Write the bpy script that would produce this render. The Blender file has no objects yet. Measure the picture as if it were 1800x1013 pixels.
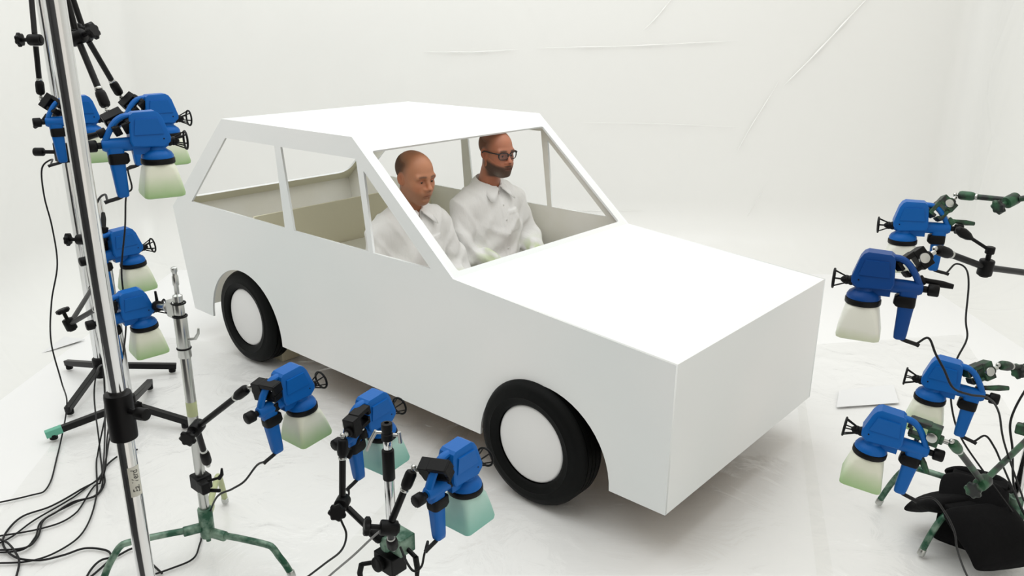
import bpy, bmesh, math, random
import numpy as np
from mathutils import Vector, Matrix, Euler
from math import pi, sin, cos, radians as R

sc = bpy.context.scene
COL = sc.collection
random.seed(7)

# ------------------------------------------------------------------ camera
CAM = Vector((1.3036, -2.3807, 1.9827))
rx, ux, fx = Vector((.7532, .6577, .0069)), Vector((-.2118, .2322, .9493)), Vector((-.6227, .7165, -.3144))
cd = bpy.data.cameras.new('camera')
cam = bpy.data.objects.new('camera', cd)
COL.objects.link(cam)
cam.matrix_world = Matrix(((rx[0], ux[0], -fx[0], CAM[0]), (rx[1], ux[1], -fx[1], CAM[1]),
                           (rx[2], ux[2], -fx[2], CAM[2]), (0, 0, 0, 1)))
cd.sensor_fit = 'HORIZONTAL'
cd.sensor_width = 36.0
cd.lens = 36.0 * 1444.9 / 1800
cd.clip_start = .02
sc.camera = cam

# ------------------------------------------------------------------ light
sc.view_settings.view_transform = 'Standard'
sc.view_settings.look = 'None'
sc.view_settings.gamma = 1
sc.view_settings.use_curve_mapping = False
sc.view_settings.exposure = 0.02
wd = bpy.data.worlds.new('studio_ambience')
sc.world = wd
wd.use_nodes = True
bg = wd.node_tree.nodes['Background']
bg.inputs[0].default_value = (1.0, 0.95, 0.87, 1)
bg.inputs[1].default_value = 0.92


def area_light(name, loc, target, sx, sy, power, col):
    l = bpy.data.lights.new(name, 'AREA')
    l.shape = 'RECTANGLE'
    l.size, l.size_y = sx, sy
    l.energy = power
    l.color = col
    o = bpy.data.objects.new(name, l)
    COL.objects.link(o)
    o.location = loc
    o.rotation_euler = (Vector(target) - Vector(loc)).to_track_quat('-Z', 'Y').to_euler()
    return o


area_light('overhead_softbox', (-2.0, .3, 4.5), (-1.9, .3, 0), 6.5, 5.5, 160, (.90, .965, 1))


# ------------------------------------------------------------------ materials
def mat(name, col, rough=.5, metal=0., **kw):
    m = bpy.data.materials.new(name)
    m.use_nodes = True
    b = m.node_tree.nodes['Principled BSDF']
    b.inputs['Base Color'].default_value = (*col, 1)
    b.inputs['Roughness'].default_value = rough
    b.inputs['Metallic'].default_value = metal
    for k, v in kw.items():
        b.inputs[k.replace('_', ' ')].default_value = v
    return m


def nodes(m):
    nt = m.node_tree
    return nt, nt.nodes, nt.links, nt.nodes['Principled BSDF']


def noise_bump(m, scale, dist, strength=1., detail=4, coords='Object', target='Normal', stretch=None):
    nt, N, L, b = nodes(m)
    tc = N.new('ShaderNodeTexCoord')
    mp = N.new('ShaderNodeMapping')
    if stretch:
        mp.inputs['Scale'].default_value = stretch
    nz = N.new('ShaderNodeTexNoise')
    nz.inputs['Scale'].default_value = scale
    nz.inputs['Detail'].default_value = detail
    bp = N.new('ShaderNodeBump')
    bp.inputs['Strength'].default_value = strength
    bp.inputs['Distance'].default_value = dist
    L.new(tc.outputs[coords], mp.inputs[0])
    L.new(mp.outputs[0], nz.inputs['Vector'])
    L.new(nz.outputs[0], bp.inputs['Height'])
    L.new(bp.outputs[0], b.inputs[target])
    return nz, bp


def speckle(m, scale, lo, hi, c0, c1, coords='Object', detail=3):
    """base colour from a noise ramp between two paints"""
    nt, N, L, b = nodes(m)
    tc = N.new('ShaderNodeTexCoord')
    nz = N.new('ShaderNodeTexNoise')
    nz.inputs['Scale'].default_value = scale
    nz.inputs['Detail'].default_value = detail
    rp = N.new('ShaderNodeValToRGB')
    rp.color_ramp.elements[0].position = lo
    rp.color_ramp.elements[1].position = hi
    rp.color_ramp.elements[0].color = (*c0, 1)
    rp.color_ramp.elements[1].color = (*c1, 1)
    L.new(tc.outputs[coords], nz.inputs['Vector'])
    L.new(nz.outputs[0], rp.inputs[0])
    L.new(rp.outputs[0], b.inputs['Base Color'])


def film_wall(name, col):
    """white wall behind a stretched, creased clear plastic film"""
    m = mat(name, col, .55)
    nt, N, L, b = nodes(m)
    b.inputs['Coat Weight'].default_value = .55
    b.inputs['Coat Roughness'].default_value = .16
    tc = N.new('ShaderNodeTexCoord')
    mp = N.new('ShaderNodeMapping')
    mp.inputs['Rotation'].default_value = (.3, .5, .6)
    mp.inputs['Scale'].default_value = (.55, 1.5, .8)
    nz = N.new('ShaderNodeTexNoise')
    nz.inputs['Scale'].default_value = 1.3
    nz.inputs['Detail'].default_value = 3
    nz.inputs['Distortion'].default_value = .6
    vo = N.new('ShaderNodeTexVoronoi')
    vo.feature = 'DISTANCE_TO_EDGE'
    vo.inputs['Scale'].default_value = .75
    mr = N.new('ShaderNodeMapRange')
    mr.inputs['From Max'].default_value = .02
    mr.inputs['To Min'].default_value = .05
    mr.inputs['To Max'].default_value = 0
    ad = N.new('ShaderNodeMath')
    ad.operation = 'ADD'
    bp = N.new('ShaderNodeBump')
    bp.inputs['Strength'].default_value = .8
    bp.inputs['Distance'].default_value = .05
    L.new(tc.outputs['Object'], mp.inputs[0])
    L.new(mp.outputs[0], nz.inputs['Vector'])
    L.new(mp.outputs[0], vo.inputs['Vector'])
    L.new(vo.outputs['Distance'], mr.inputs['Value'])
    L.new(nz.outputs[0], ad.inputs[0])
    L.new(mr.outputs[0], ad.inputs[1])
    L.new(ad.outputs[0], bp.inputs['Height'])
    L.new(bp.outputs[0], b.inputs['Coat Normal'])
    return m


def clear_film():
    m = bpy.data.materials.new('clear_plastic_film')
    m.use_nodes = True
    nt = m.node_tree
    N, L = nt.nodes, nt.links
    N.remove(N['Principled BSDF'])
    out = N['Material Output']
    tr = N.new('ShaderNodeBsdfTransparent')
    tr.inputs[0].default_value = (.995, .995, .99, 1)
    gl = N.new('ShaderNodeBsdfGlossy')
    gl.inputs['Roughness'].default_value = .12
    fr = N.new('ShaderNodeLayerWeight')
    fr.inputs['Blend'].default_value = .5
    pw = N.new('ShaderNodeMath')
    pw.operation = 'POWER'
    pw.inputs[1].default_value = 4
    ma = N.new('ShaderNodeMath')
    ma.operation = 'MULTIPLY_ADD'
    ma.inputs[1].default_value = .5
    ma.inputs[2].default_value = .045
    mx = N.new('ShaderNodeMixShader')
    tc = N.new('ShaderNodeTexCoord')
    nz = N.new('ShaderNodeTexNoise')
    nz.inputs['Scale'].default_value = 4
    nz.inputs['Detail'].default_value = 5
    nz.inputs['Distortion'].default_value = 1.4
    bp = N.new('ShaderNodeBump')
    bp.inputs['Strength'].default_value = .7
    bp.inputs['Distance'].default_value = .03
    L.new(tc.outputs['Object'], nz.inputs['Vector'])
    L.new(nz.outputs[0], bp.inputs['Height'])
    L.new(bp.outputs[0], gl.inputs['Normal'])
    L.new(bp.outputs[0], fr.inputs['Normal'])
    L.new(fr.outputs['Facing'], pw.inputs[0])
    L.new(pw.outputs[0], ma.inputs[0])
    L.new(ma.outputs[0], mx.inputs[0])
    L.new(tr.outputs[0], mx.inputs[1])
    L.new(gl.outputs[0], mx.inputs[2])
    L.new(mx.outputs[0], out.inputs[0])
    return m


def jar_mat(name, top, low, lo, hi):
    """milky plastic jar: paint inside up to an uneven level"""
    m = mat(name, top, .35)
    nt, N, L, b = nodes(m)
    b.inputs['Subsurface Weight'].default_value = .25
    b.inputs['Subsurface Radius'].default_value = (.02, .02, .02)
    tc = N.new('ShaderNodeTexCoord')
    sp = N.new('ShaderNodeSeparateXYZ')
    nz = N.new('ShaderNodeTexNoise')
    nz.inputs['Scale'].default_value = 14
    ma = N.new('ShaderNodeMath')
    ma.operation = 'MULTIPLY_ADD'
    ma.inputs[1].default_value = .035
    rp = N.new('ShaderNodeValToRGB')
    mr = N.new('ShaderNodeMapRange')
    mr.inputs['From Min'].default_value = lo
    mr.inputs['From Max'].default_value = hi
    rp.color_ramp.elements[0].color = (*low, 1)
    rp.color_ramp.elements[1].color = (*top, 1)
    L.new(tc.outputs['Object'], sp.inputs[0])
    L.new(tc.outputs['Object'], nz.inputs['Vector'])
    L.new(nz.outputs[0], ma.inputs[0])
    L.new(sp.outputs['Z'], ma.inputs[2])
    L.new(ma.outputs[0], mr.inputs['Value'])
    L.new(mr.outputs[0], rp.inputs[0])
    L.new(rp.outputs[0], b.inputs['Base Color'])
    return m


M = {}
M['white'] = mat('white_gloss_paint', (.82, .825, .825), .38)
noise_bump(M['white'], 2.2, .004, .5, 2)
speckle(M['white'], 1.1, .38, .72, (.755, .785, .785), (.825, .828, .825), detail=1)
M['inside'] = mat('yellowed_inside_paint', (.80, .79, .72), .6)
speckle(M['inside'], 3, .35, .7, (.82, .81, .73), (.87, .87, .83))
M['bulkhead'] = mat('khaki_board', (.80, .77, .60), .65)
M['shade_brown'] = mat('brown_shade_tint', (.26, .165, .085), .8)  # hidden faces tinted to darken and warm the shade under the car
M['olivepaint'] = mat('olive_tinted_board', (.78, .77, .60), .6)
M['platform'] = mat('pale_board', (.86, .86, .78), .6)
M['rubber'] = mat('tyre_rubber', (.0035, .004, .004), .55, Specular_IOR_Level=.10)
noise_bump(M['rubber'], 60, .002, .4)
M['disc'] = mat('white_disc', (.80, .80, .80), .45)
M['blue'] = mat('blue_plastic', (.003, .105, .39), .40, Specular_IOR_Level=.2)
noise_bump(M['blue'], 160, .0006, .3)
M['darkblue'] = mat('deep_blue_plastic', (.003, .050, .22), .40, Specular_IOR_Level=.2)
M['black'] = mat('black_plastic', (.003, .003, .0034), .45, Specular_IOR_Level=.16)
noise_bump(M['black'], 120, .0006, .3)
M['blackmetal'] = mat('black_anodised_metal', (.0045, .0046, .005), .36, .0, Specular_IOR_Level=.22)
M['chrome'] = mat('chrome', (.72, .73, .73), .12, 1.)
M['dullchrome'] = mat('worn_chrome', (.50, .51, .49), .28, 1.)
M['greenpaint'] = mat('green_spattered_metal', (.03, .12, .06), .4, .35)
speckle(M['greenpaint'], 22, .40, .62, (.012, .075, .04), (.20, .30, .23))
M['greenarm'] = mat('green_spattered_black', (.02, .05, .03), .45, .2)
speckle(M['greenarm'], 18, .42, .60, (.012, .015, .014), (.025, .10, .045))
M['tealpaint'] = mat('teal_paint', (.12, .42, .30), .4)
M['olive'] = mat('olive_paint', (.42, .46, .25), .45)
M['cable'] = mat('black_cable', (.008, .008, .009), .5, Specular_IOR_Level=.25)
M['greycable'] = mat('grey_cable', (.20, .20, .20), .5)
M['jar_green'] = jar_mat('jar_green', (.70, .72, .60), (.27, .47, .17), -.160, -.078)
M['jar_pale'] = jar_mat('jar_pale', (.72, .73, .66), (.45, .52, .28), -.175, -.12)
M['jar_teal'] = jar_mat('jar_teal', (.38, .58, .52), (.12, .40, .33), -.17, -.07)
M['cloth'] = mat('black_nylon', (.004, .004, .0045), .85, Specular_IOR_Level=.12)
noise_bump(M['cloth'], 14, .01, .7)
M['wall'] = film_wall('film_covered_wall', (.81, .81, .79))
M['floor'] = mat('white_floor', (.86, .86, .86), .35)
noise_bump(M['floor'], 3, .01, .3)
M['film'] = clear_film()
M['fold'] = mat('doubled_film', (.86, .86, .84), .18, Coat_Weight=1., Coat_Roughness=.08)
M['paper'] = mat('white_paper', (.76, .765, .77), .6)
M['block'] = mat('pale_wood', (.55, .50, .36), .7)
M['tape'] = mat('label_tape', (.52, .52, .46), .6)
M['ink'] = mat('black_ink', (.02, .02, .02), .7)
M['dark'] = mat('dark_for_chrome', (.05, .05, .052), .8)  # for unseen surfaces added to put black streaks in the chrome


# ------------------------------------------------------------------ mesh builder
def frame(d):
    d = Vector(d).normalized()
    a = Vector((0, 0, 1)) if abs(d.z) < .9 else Vector((1, 0, 0))
    u = d.cross(a).normalized()
    return u, u.cross(d).normalized() * -1, d


class MB:
    def __init__(s):
        s.v, s.f, s.mi = [], [], []

    def add(s, vs, fs, mi=0):
        n = len(s.v)
        s.v += [Vector(p) for p in vs]
        s.f += [tuple(i + n for i in f) for f in fs]
        s.mi += [mi] * len(fs)
        return s

    def rings(s, rings, cap=True, closed=False, mi=0):
        k = len(rings[0])
        vs = [p for r in rings for p in r]
        fs = []
        m = len(rings)
        for i in range(m if closed else m - 1):
            j = (i + 1) % m
            for a in range(k):
                b = (a + 1) % k
                fs.append((i * k + a, i * k + b, j * k + b, j * k + a))
        if cap and not closed:
            fs.append(tuple(range(k))[::-1])
            fs.append(tuple((m - 1) * k + a for a in range(k)))
        return s.add(vs, fs, mi)

    def lathe(s, o, d, prof, n=24, mi=0, cap=True):
        o = Vector(o)
        u, w, d = frame(d)
        rs = []
        for r, h in prof:
            r = max(r, 1e-5)
            rs.append([o + d * h + (u * cos(2 * pi * a / n) + w * sin(2 * pi * a / n)) * r for a in range(n)])
        return s.rings(rs, cap, False, mi)

    def cyl(s, a, b, r0, r1=None, n=20, mi=0):
        a, b = Vector(a), Vector(b)
        h = (b - a).length
        return s.lathe(a, b - a, [(r0, 0), (r0 if r1 is None else r1, h)], n, mi)

    def rcyl(s, a, b, r, e=.003, n=20, mi=0):
        """cylinder with softened rims"""
        a, b = Vector(a), Vector(b)
        h = (b - a).length
        e = min(e, h * .4, r * .6)
        return s.lathe(a, b - a, [(r - e, 0), (r - e * .3, e * .3), (r, e), (r, h - e), (r - e * .3, h - e * .3), (r - e, h)], n, mi)

    def sphere(s, c, r, n=16, mi=0, sc=(1, 1, 1)):
        c = Vector(c)
        rs = []
        for i in range(n // 2 + 1):
            t = pi * i / (n // 2)
            rr, z = max(sin(t), 1e-4), -cos(t)
            rs.append([c + Vector((cos(2 * pi * a / n) * rr * sc[0], sin(2 * pi * a / n) * rr * sc[1], z * sc[2])) * r for a in range(n)])
        return s.rings(rs, True, False, mi)

    def box(s, c, size, rot=None, mi=0):
        c = Vector(c)
        m = rot if rot is not None else Matrix.Identity(3)
        vs = []
        for z in (-.5, .5):
            for x, y in ((-.5, -.5), (.5, -.5), (.5, .5), (-.5, .5)):
                vs.append(c + m @ Vector((x * size[0], y * size[1], z * size[2])))
        return s.add(vs, [(3, 2, 1, 0), (4, 5, 6, 7), (0, 1, 5, 4), (1, 2, 6, 5), (2, 3, 7, 6), (3, 0, 4, 7)], mi)

    def tube(s, pts, r, n=10, mi=0, smooth=0, flat=1.):
        pts = [Vector(p) for p in pts]
        if smooth:
            pts = catmull(pts, smooth)
        rs = []
        up = None
        for i, p in enumerate(pts):
            d = (pts[min(i + 1, len(pts) - 1)] - pts[max(i - 1, 0)])
            d.normalize()
            if up is None:
                u = frame(d)[0]
            else:
                u = up - d * up.dot(d)
                if u.length < 1e-6:
                    u = frame(d)[0]
                u.normalize()
            up = u
            w = d.cross(u)
            rr = r[i] if isinstance(r, (list, tuple)) else r
            rs.append([p + (u * cos(2 * pi * a / n) * flat + w * sin(2 * pi * a / n)) * rr for a in range(n)])
        return s.rings(rs, True, False, mi)

    def torus(s, c, d, R0, r, n=28, k=8, mi=0):
        c = Vector(c)
        u, w, d = frame(d)
        rs = []
        for i in range(n):
            t = 2 * pi * i / n
            e = u * cos(t) + w * sin(t)
            rs.append([c + e * (R0 + r * cos(2 * pi * a / k)) + d * r * sin(2 * pi * a / k) for a in range(k)])
        return s.rings(rs, False, True, mi)

    def prism(s, poly, y0, y1, mi=0, top=None):
        """poly in XZ, extruded along Y; 'top' lets the far outline differ"""
        k = len(poly)
        vs = [Vector((x, y0, z)) for x, z in poly] + [Vector((x, y1, z)) for x, z in (top or poly)]
        fs = [tuple(range(k)), tuple(range(k, 2 * k))[::-1]]
        for a in range(k):
            b = (a + 1) % k
            fs.append((a, a + k, b + k, b))
        return s.add(vs, fs, mi)

    def build(s, name, mats, parent=None, smooth=35, bevel=0., loc=None):
        me = bpy.data.meshes.new(name)
        o0 = Vector(loc) if loc is not None else Vector((0, 0, 0))
        me.from_pydata([tuple(p - o0) for p in s.v], [], s.f)
        if not isinstance(mats, (list, tuple)):
            mats = [mats]
        for m in mats:
            me.materials.append(m)
        me.polygons.foreach_set('material_index', s.mi)
        bm = bmesh.new()
        bm.from_mesh(me)
        bmesh.ops.recalc_face_normals(bm, faces=bm.faces)
        bm.to_mesh(me)
        bm.free()
        if smooth:
            me.polygons.foreach_set('use_smooth', [True] * len(me.polygons))
            me.set_sharp_from_angle(angle=R(smooth))
        me.update()
        o = bpy.data.objects.new(name, me)
        COL.objects.link(o)
        o.location = o0
        if parent is not None:
            o.parent = parent
        if bevel:
            bv = o.modifiers.new('soft_edges', 'BEVEL')
            bv.width = bevel
            bv.segments = 3
            bv.limit_method = 'ANGLE'
            bv.angle_limit = R(40)
        return o


def catmull(p, n):
    out = []
    for i in range(len(p) - 1):
        a, b, c, d = p[max(i - 1, 0)], p[i], p[i + 1], p[min(i + 2, len(p) - 1)]
        for k in range(n):
            t = k / n
            out.append(.5 * ((2 * b) + (c - a) * t + (2 * a - 5 * b + 4 * c - d) * t * t + (3 * b - a - 3 * c + d) * t ** 3))
    out.append(p[-1])
    return out


def tag(o, label=None, cat=None, group=None, kind=None):
    for k, v in (('label', label), ('category', cat), ('group', group), ('kind', kind)):
        if v:
            o[k] = v
    return o


def thing(name, label, cat, loc=(0, 0, 0), group=None):
    o = bpy.data.objects.new(name, None)
    o.empty_display_size = .05
    COL.objects.link(o)
    o.location = loc
    return tag(o, label, cat, group)


def dup(root):
    r = root.copy()
    COL.objects.link(r)
    for ch in list(root.children):
        if ch.name.startswith('power_cord'):
            continue
        c = ch.copy()
        COL.objects.link(c)
        c.parent = r
        for g in list(ch.children):
            d = g.copy()
            COL.objects.link(d)
            d.parent = c
    return r


# ------------------------------------------------------------------ room
RH = Vector((rx[0], rx[1], 0)).normalized()
FH = Vector((fx[0], fx[1], 0)).normalized()


def room_pt(lat, dist, z=0):
    p = CAM + RH * lat + FH * dist
    return Vector((p.x, p.y, z))


LAT_L, LAT_R, DIST = -3.25, 3.75, 6.9
COVE, HT, CR = .5, 3.0, .22


def wall_strip(name, path, dark=-1):
    """path = list of (point, inward normal) along the wall foot; sweeps cove + wall"""
    prof = [(COVE - COVE * sin(a), COVE - COVE * cos(a)) for a in [i * pi / 2 / 10 for i in range(11)]] + [(0, 1.2), (0, 2.2), (0, HT)]
    vs, fs = [], []
    k = len(prof)
    for p, nrm in path:
        for off, z in prof:
            q = p + nrm * off
            vs.append((q.x, q.y, z))
    for i in range(len(path) - 1):
        for j in range(k - 1):
            fs.append((i * k + j, (i + 1) * k + j, (i + 1) * k + j + 1, i * k + j + 1))
    mb = MB().add(vs, fs)
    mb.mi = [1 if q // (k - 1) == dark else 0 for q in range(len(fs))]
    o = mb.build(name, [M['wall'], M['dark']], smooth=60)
    return tag(o, kind='structure')


def corner(cl, cd_, a0, a1, n=8):
    out = []
    for i in range(n + 1):
        a = a0 + (a1 - a0) * i / n
        d = RH * cos(a) + FH * sin(a)
        out.append((room_pt(cl, cd_) + d * CR, -d))
    return out


back = corner(LAT_L + CR, DIST - CR, pi, pi / 2) + corner(LAT_R - CR, DIST - CR, pi / 2, 0)
# the strip's cove needs a rounded foot: normals point inward, so offsets stay inside the room
wall_strip('wall_back', back)
wall_strip('wall_left', [(room_pt(LAT_L, -1.5), RH), (room_pt(LAT_L, 1.3), RH), (room_pt(LAT_L, DIST - CR), RH)], 0)  # near segment out of view, darkened only for the chrome reflections
wall_strip('wall_right', [(room_pt(LAT_R, DIST - CR), -RH), (room_pt(LAT_R, 3), -RH), (room_pt(LAT_R, -1.5), -RH)])
fl = MB()
fl.add([room_pt(LAT_L, 1.7), room_pt(LAT_R, 1.7), room_pt(LAT_R, DIST), room_pt(LAT_L, DIST)], [(0, 1, 2, 3)])
fl.add([room_pt(-.3, -1.5), room_pt(LAT_R, -1.5), room_pt(LAT_R, .5), room_pt(-.3, .5)], [(0, 1, 2, 3)])
fl.add([room_pt(LAT_L, -1.5), room_pt(-.3, -1.5), room_pt(-.3, .5), room_pt(LAT_L, .5)], [(0, 1, 2, 3)], 1)  # unseen dark patch added so the lower poles reflect black
fl.add([room_pt(LAT_L, .5), room_pt(-.45, .5), room_pt(-.45, 1.7), room_pt(LAT_L, 1.7)], [(0, 1, 2, 3)], 0)
fl.add([room_pt(-.45, .5), room_pt(LAT_R, .5), room_pt(LAT_R, 1.7), room_pt(-.45, 1.7)], [(0, 1, 2, 3)])
tag(fl.build('floor', [M['floor'], M['dark']], smooth=0), kind='structure')
wf = MB()
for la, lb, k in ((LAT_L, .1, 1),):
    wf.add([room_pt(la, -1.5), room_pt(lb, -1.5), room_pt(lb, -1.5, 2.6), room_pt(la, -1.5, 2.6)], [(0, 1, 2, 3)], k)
tag(wf.build('dark_reflection_wall', [M['wall'], M['dark']], smooth=0), kind='structure')  # unseen dark panel added behind the camera to streak the chrome


def film_sheet(label, corners, n, m, amp, seed, z0):
    """a loose clear film lying on the floor, with creases that really rise"""
    rs = np.random.RandomState(seed)
    a, b, c, d = [Vector(p) for p in corners]
    u = np.linspace(0, 1, n)[:, None]
    v = np.linspace(0, 1, m)[None, :]
    A, B, C_, D = [np.array(p[:2]) for p in (a, b, c, d)]
    X = ((1 - u) * (1 - v))[..., None] * A + (u * (1 - v))[..., None] * B + (u * v)[..., None] * C_ + ((1 - u) * v)[..., None] * D
    x, y = X[..., 0], X[..., 1]
    h = np.zeros_like(x)
    for i in range(46):
        t = rs.uniform(0, pi)
        cx, cy = X.reshape(-1, 2)[rs.randint(n * m)]
        s_ = (x - cx) * cos(t) + (y - cy) * sin(t) + .05 * np.sin(5 * (y - cy) + i)
        l_ = -(x - cx) * sin(t) + (y - cy) * cos(t)
        wdt, ln = rs.uniform(.012, .05), rs.uniform(.12, .5)
        h += rs.uniform(.3, 1) * np.exp(-(s_ / wdt) ** 2 - (l_ / ln) ** 2)
    h = amp * (h + .25 * (1 + np.sin(9 * x + 4 * y + seed) * np.sin(7 * y - 3 * x)))
    vs = [(x[i, j], y[i, j], z0 + h[i, j]) for i in range(n) for j in range(m)]
    fs = [(i * m + j, (i + 1) * m + j, (i + 1) * m + j + 1, i * m + j + 1) for i in range(n - 1) for j in range(m - 1)]
    o = MB().add(vs, fs).build('plastic_sheet', M['film'], smooth=180)
    return tag(o, label, 'plastic sheet', 'clear plastic sheets on the floor')


film_sheet('clear creased plastic sheet on the floor under the car nose and front wheel',
           ((-0.9147, -0.9137, 0.0000), (0.5216, 0.3637, 0.0000), (-0.3836, 2.2065, 0.0000), (-1.6713, 1.0454, 0.0000)), 150, 150, .006, 3, .003)
film_sheet('clear plastic sheet on the floor under the left stands and the rear wheel',
           ((-1.8129, -1.9079, 0.0000), (-0.6412, -1.0203, 0.0000), (-1.6163, 0.9825, 0.0000), (-3.7791, -0.2383, 0.0000)), 140, 140, .005, 5, .006)
film_sheet('clear plastic sheet on the floor right of the car under the right-hand stand',
           ((0.5394, 0.1822, 0.0000), (1.3812, 0.9301, 0.0000), (0.2245, 3.3833, 0.0000), (-0.5345, 2.4331, 0.0000)), 120, 120, .006, 9, .006)


def hanging_film(label, folds):
    """clear film hung on the back wall; 'folds' are raised pleats (lat0, z0, lat1, z1, width)"""
    mb = MB()
    d0 = DIST - .012
    for l0, z0, l1, z1, wd in folds:
        n = 40
        dl, dz = l1 - l0, z1 - z0
        L_ = math.hypot(dl, dz)
        nl, nz_ = -dz / L_, dl / L_
        vs = []
        for i in range(n + 1):
            t = i / n
            w_ = wd * .8 * (sin(pi * min(max(t, .01), .99)) ** .5) * (.75 + .25 * sin(23 * t + l0 * 9))
            off = .006 * sin(5 * t + z0 * 5)
            for k in range(7):
                a = pi * k / 6
                c = -cos(a) * w_ + off
                vs.append(room_pt(l0 + dl * t + nl * c, d0 - .006 - sin(a) * w_ * .8, z0 + dz * t + nz_ * c))
        mb.add(vs, [(i * 7 + k, i * 7 + k + 1, (i + 1) * 7 + k + 1, (i + 1) * 7 + k) for i in range(n) for k in range(6)])
    o = mb.build('film_crease', M['fold'], smooth=60)
    return tag(o, label, 'plastic crease', kind='stuff')


hanging_film('pale creases of the clear plastic sheet stretched over the back wall', [(2.822, 2.163, 2.205, 1.461, 0.0110),
    (2.158, 1.506, 1.863, 0.893, 0.0060),
    (1.277, 2.144, 1.036, 1.886, 0.0060),
    (0.185, 1.736, 1.825, 1.804, 0.0060),
    (-0.731, 1.699, 0.025, 1.722, 0.0060),
    (-0.086, 0.423, 1.129, 0.407, 0.0040),
    (0.523, 1.151, 1.888, 1.129, 0.0030),
    (2.171, 0.675, 1.967, 0.293, 0.0030)])


def paper(label, pts):
    o = MB()
    p = [Vector(q) for q in pts]
    k = len(p)
    o.add([Vector((q.x, q.y, .0125)) for q in p] + [Vector((q.x, q.y, .0145)) for q in p],
          [tuple(range(k))[::-1], tuple(range(k, 2 * k))] + [(i, (i + 1) % k, (i + 1) % k + k, i + k) for i in range(k)])
    tag(o.build('paper_sheet', M['paper'], smooth=0), label, 'paper')


paper('white paper sheet on the floor left of the chrome poles', ((-4.0475, -0.8875, 0.0000), (-3.8821, -0.7860, 0.0000), (-3.9228, -0.5004, 0.0000), (-4.1774, -0.6255, 0.0000)))
paper('white paper sheet on the floor between the car nose and the right-hand spray guns',
      ((0.0115, 1.7496, 0.0000), (0.2443, 2.0313, 0.0000), (0.1459, 2.2518, 0.0000), (-0.0557, 1.9707, 0.0000)))

# ------------------------------------------------------------------ the white car
W, T = 1.36, .012
car = thing('car', 'white boxy mock-up hatchback car built from flat panels, two men sitting in it', 'car')


def panel2d(name, outline, holes, thick, parent):
    cu = bpy.data.curves.new(name, 'CURVE')
    cu.dimensions = '2D'
    cu.fill_mode = 'BOTH'
    cu.extrude = thick / 2
    for loop in [outline] + holes:
        sp = cu.splines.new('POLY')
        sp.points.add(len(loop) - 1)
        for p, (x, y) in zip(sp.points, loop):
            p.co = (x, y, 0, 1)
        sp.use_cyclic_u = True
    tmp = bpy.data.objects.new(name, cu)
    COL.objects.link(tmp)
    dg = bpy.context.evaluated_depsgraph_get()
    me = bpy.data.meshes.new_from_object(tmp.evaluated_get(dg))
    bpy.data.objects.remove(tmp)
    me.name = name
    o = bpy.data.objects.new(name, me)
    COL.objects.link(o)
    o.parent = parent
    return o


def arc(cx, cz, r, a0, a1, n=28):
    return [(cx + r * cos(a0 + (a1 - a0) * i / n), cz + r * sin(a0 + (a1 - a0) * i / n)) for i in range(n + 1)]


HR, RF, RR_, RB, RBOT = (-1.104, .9036), (-1.748, 1.4507), (-2.873, 1.440), (-3.551, .852), (-3.423, .212)
side = [(0, .8225), HR, RF, RR_, RB, RBOT] + arc(-2.835, .212, .367, pi, 0) + arc(-.600, .212, .346, pi, 0) + [(0, .212)]
wins = [[(-2.854, 1.338), (-2.385, 1.344), (-2.349, .916), (-3.309, .917)],
        [(-2.330, 1.344), (-1.726, 1.352), (-1.667, .918), (-2.268, .916)],
        [(-1.676, 1.303), (-1.633, .918), (-1.243, .922)]]
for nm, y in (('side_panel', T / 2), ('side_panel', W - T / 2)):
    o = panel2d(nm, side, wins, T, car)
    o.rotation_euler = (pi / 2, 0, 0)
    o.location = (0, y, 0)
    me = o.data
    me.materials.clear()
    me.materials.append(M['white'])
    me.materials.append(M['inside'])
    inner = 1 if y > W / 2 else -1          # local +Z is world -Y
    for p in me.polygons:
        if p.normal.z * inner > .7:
            p.material_index = 1


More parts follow.
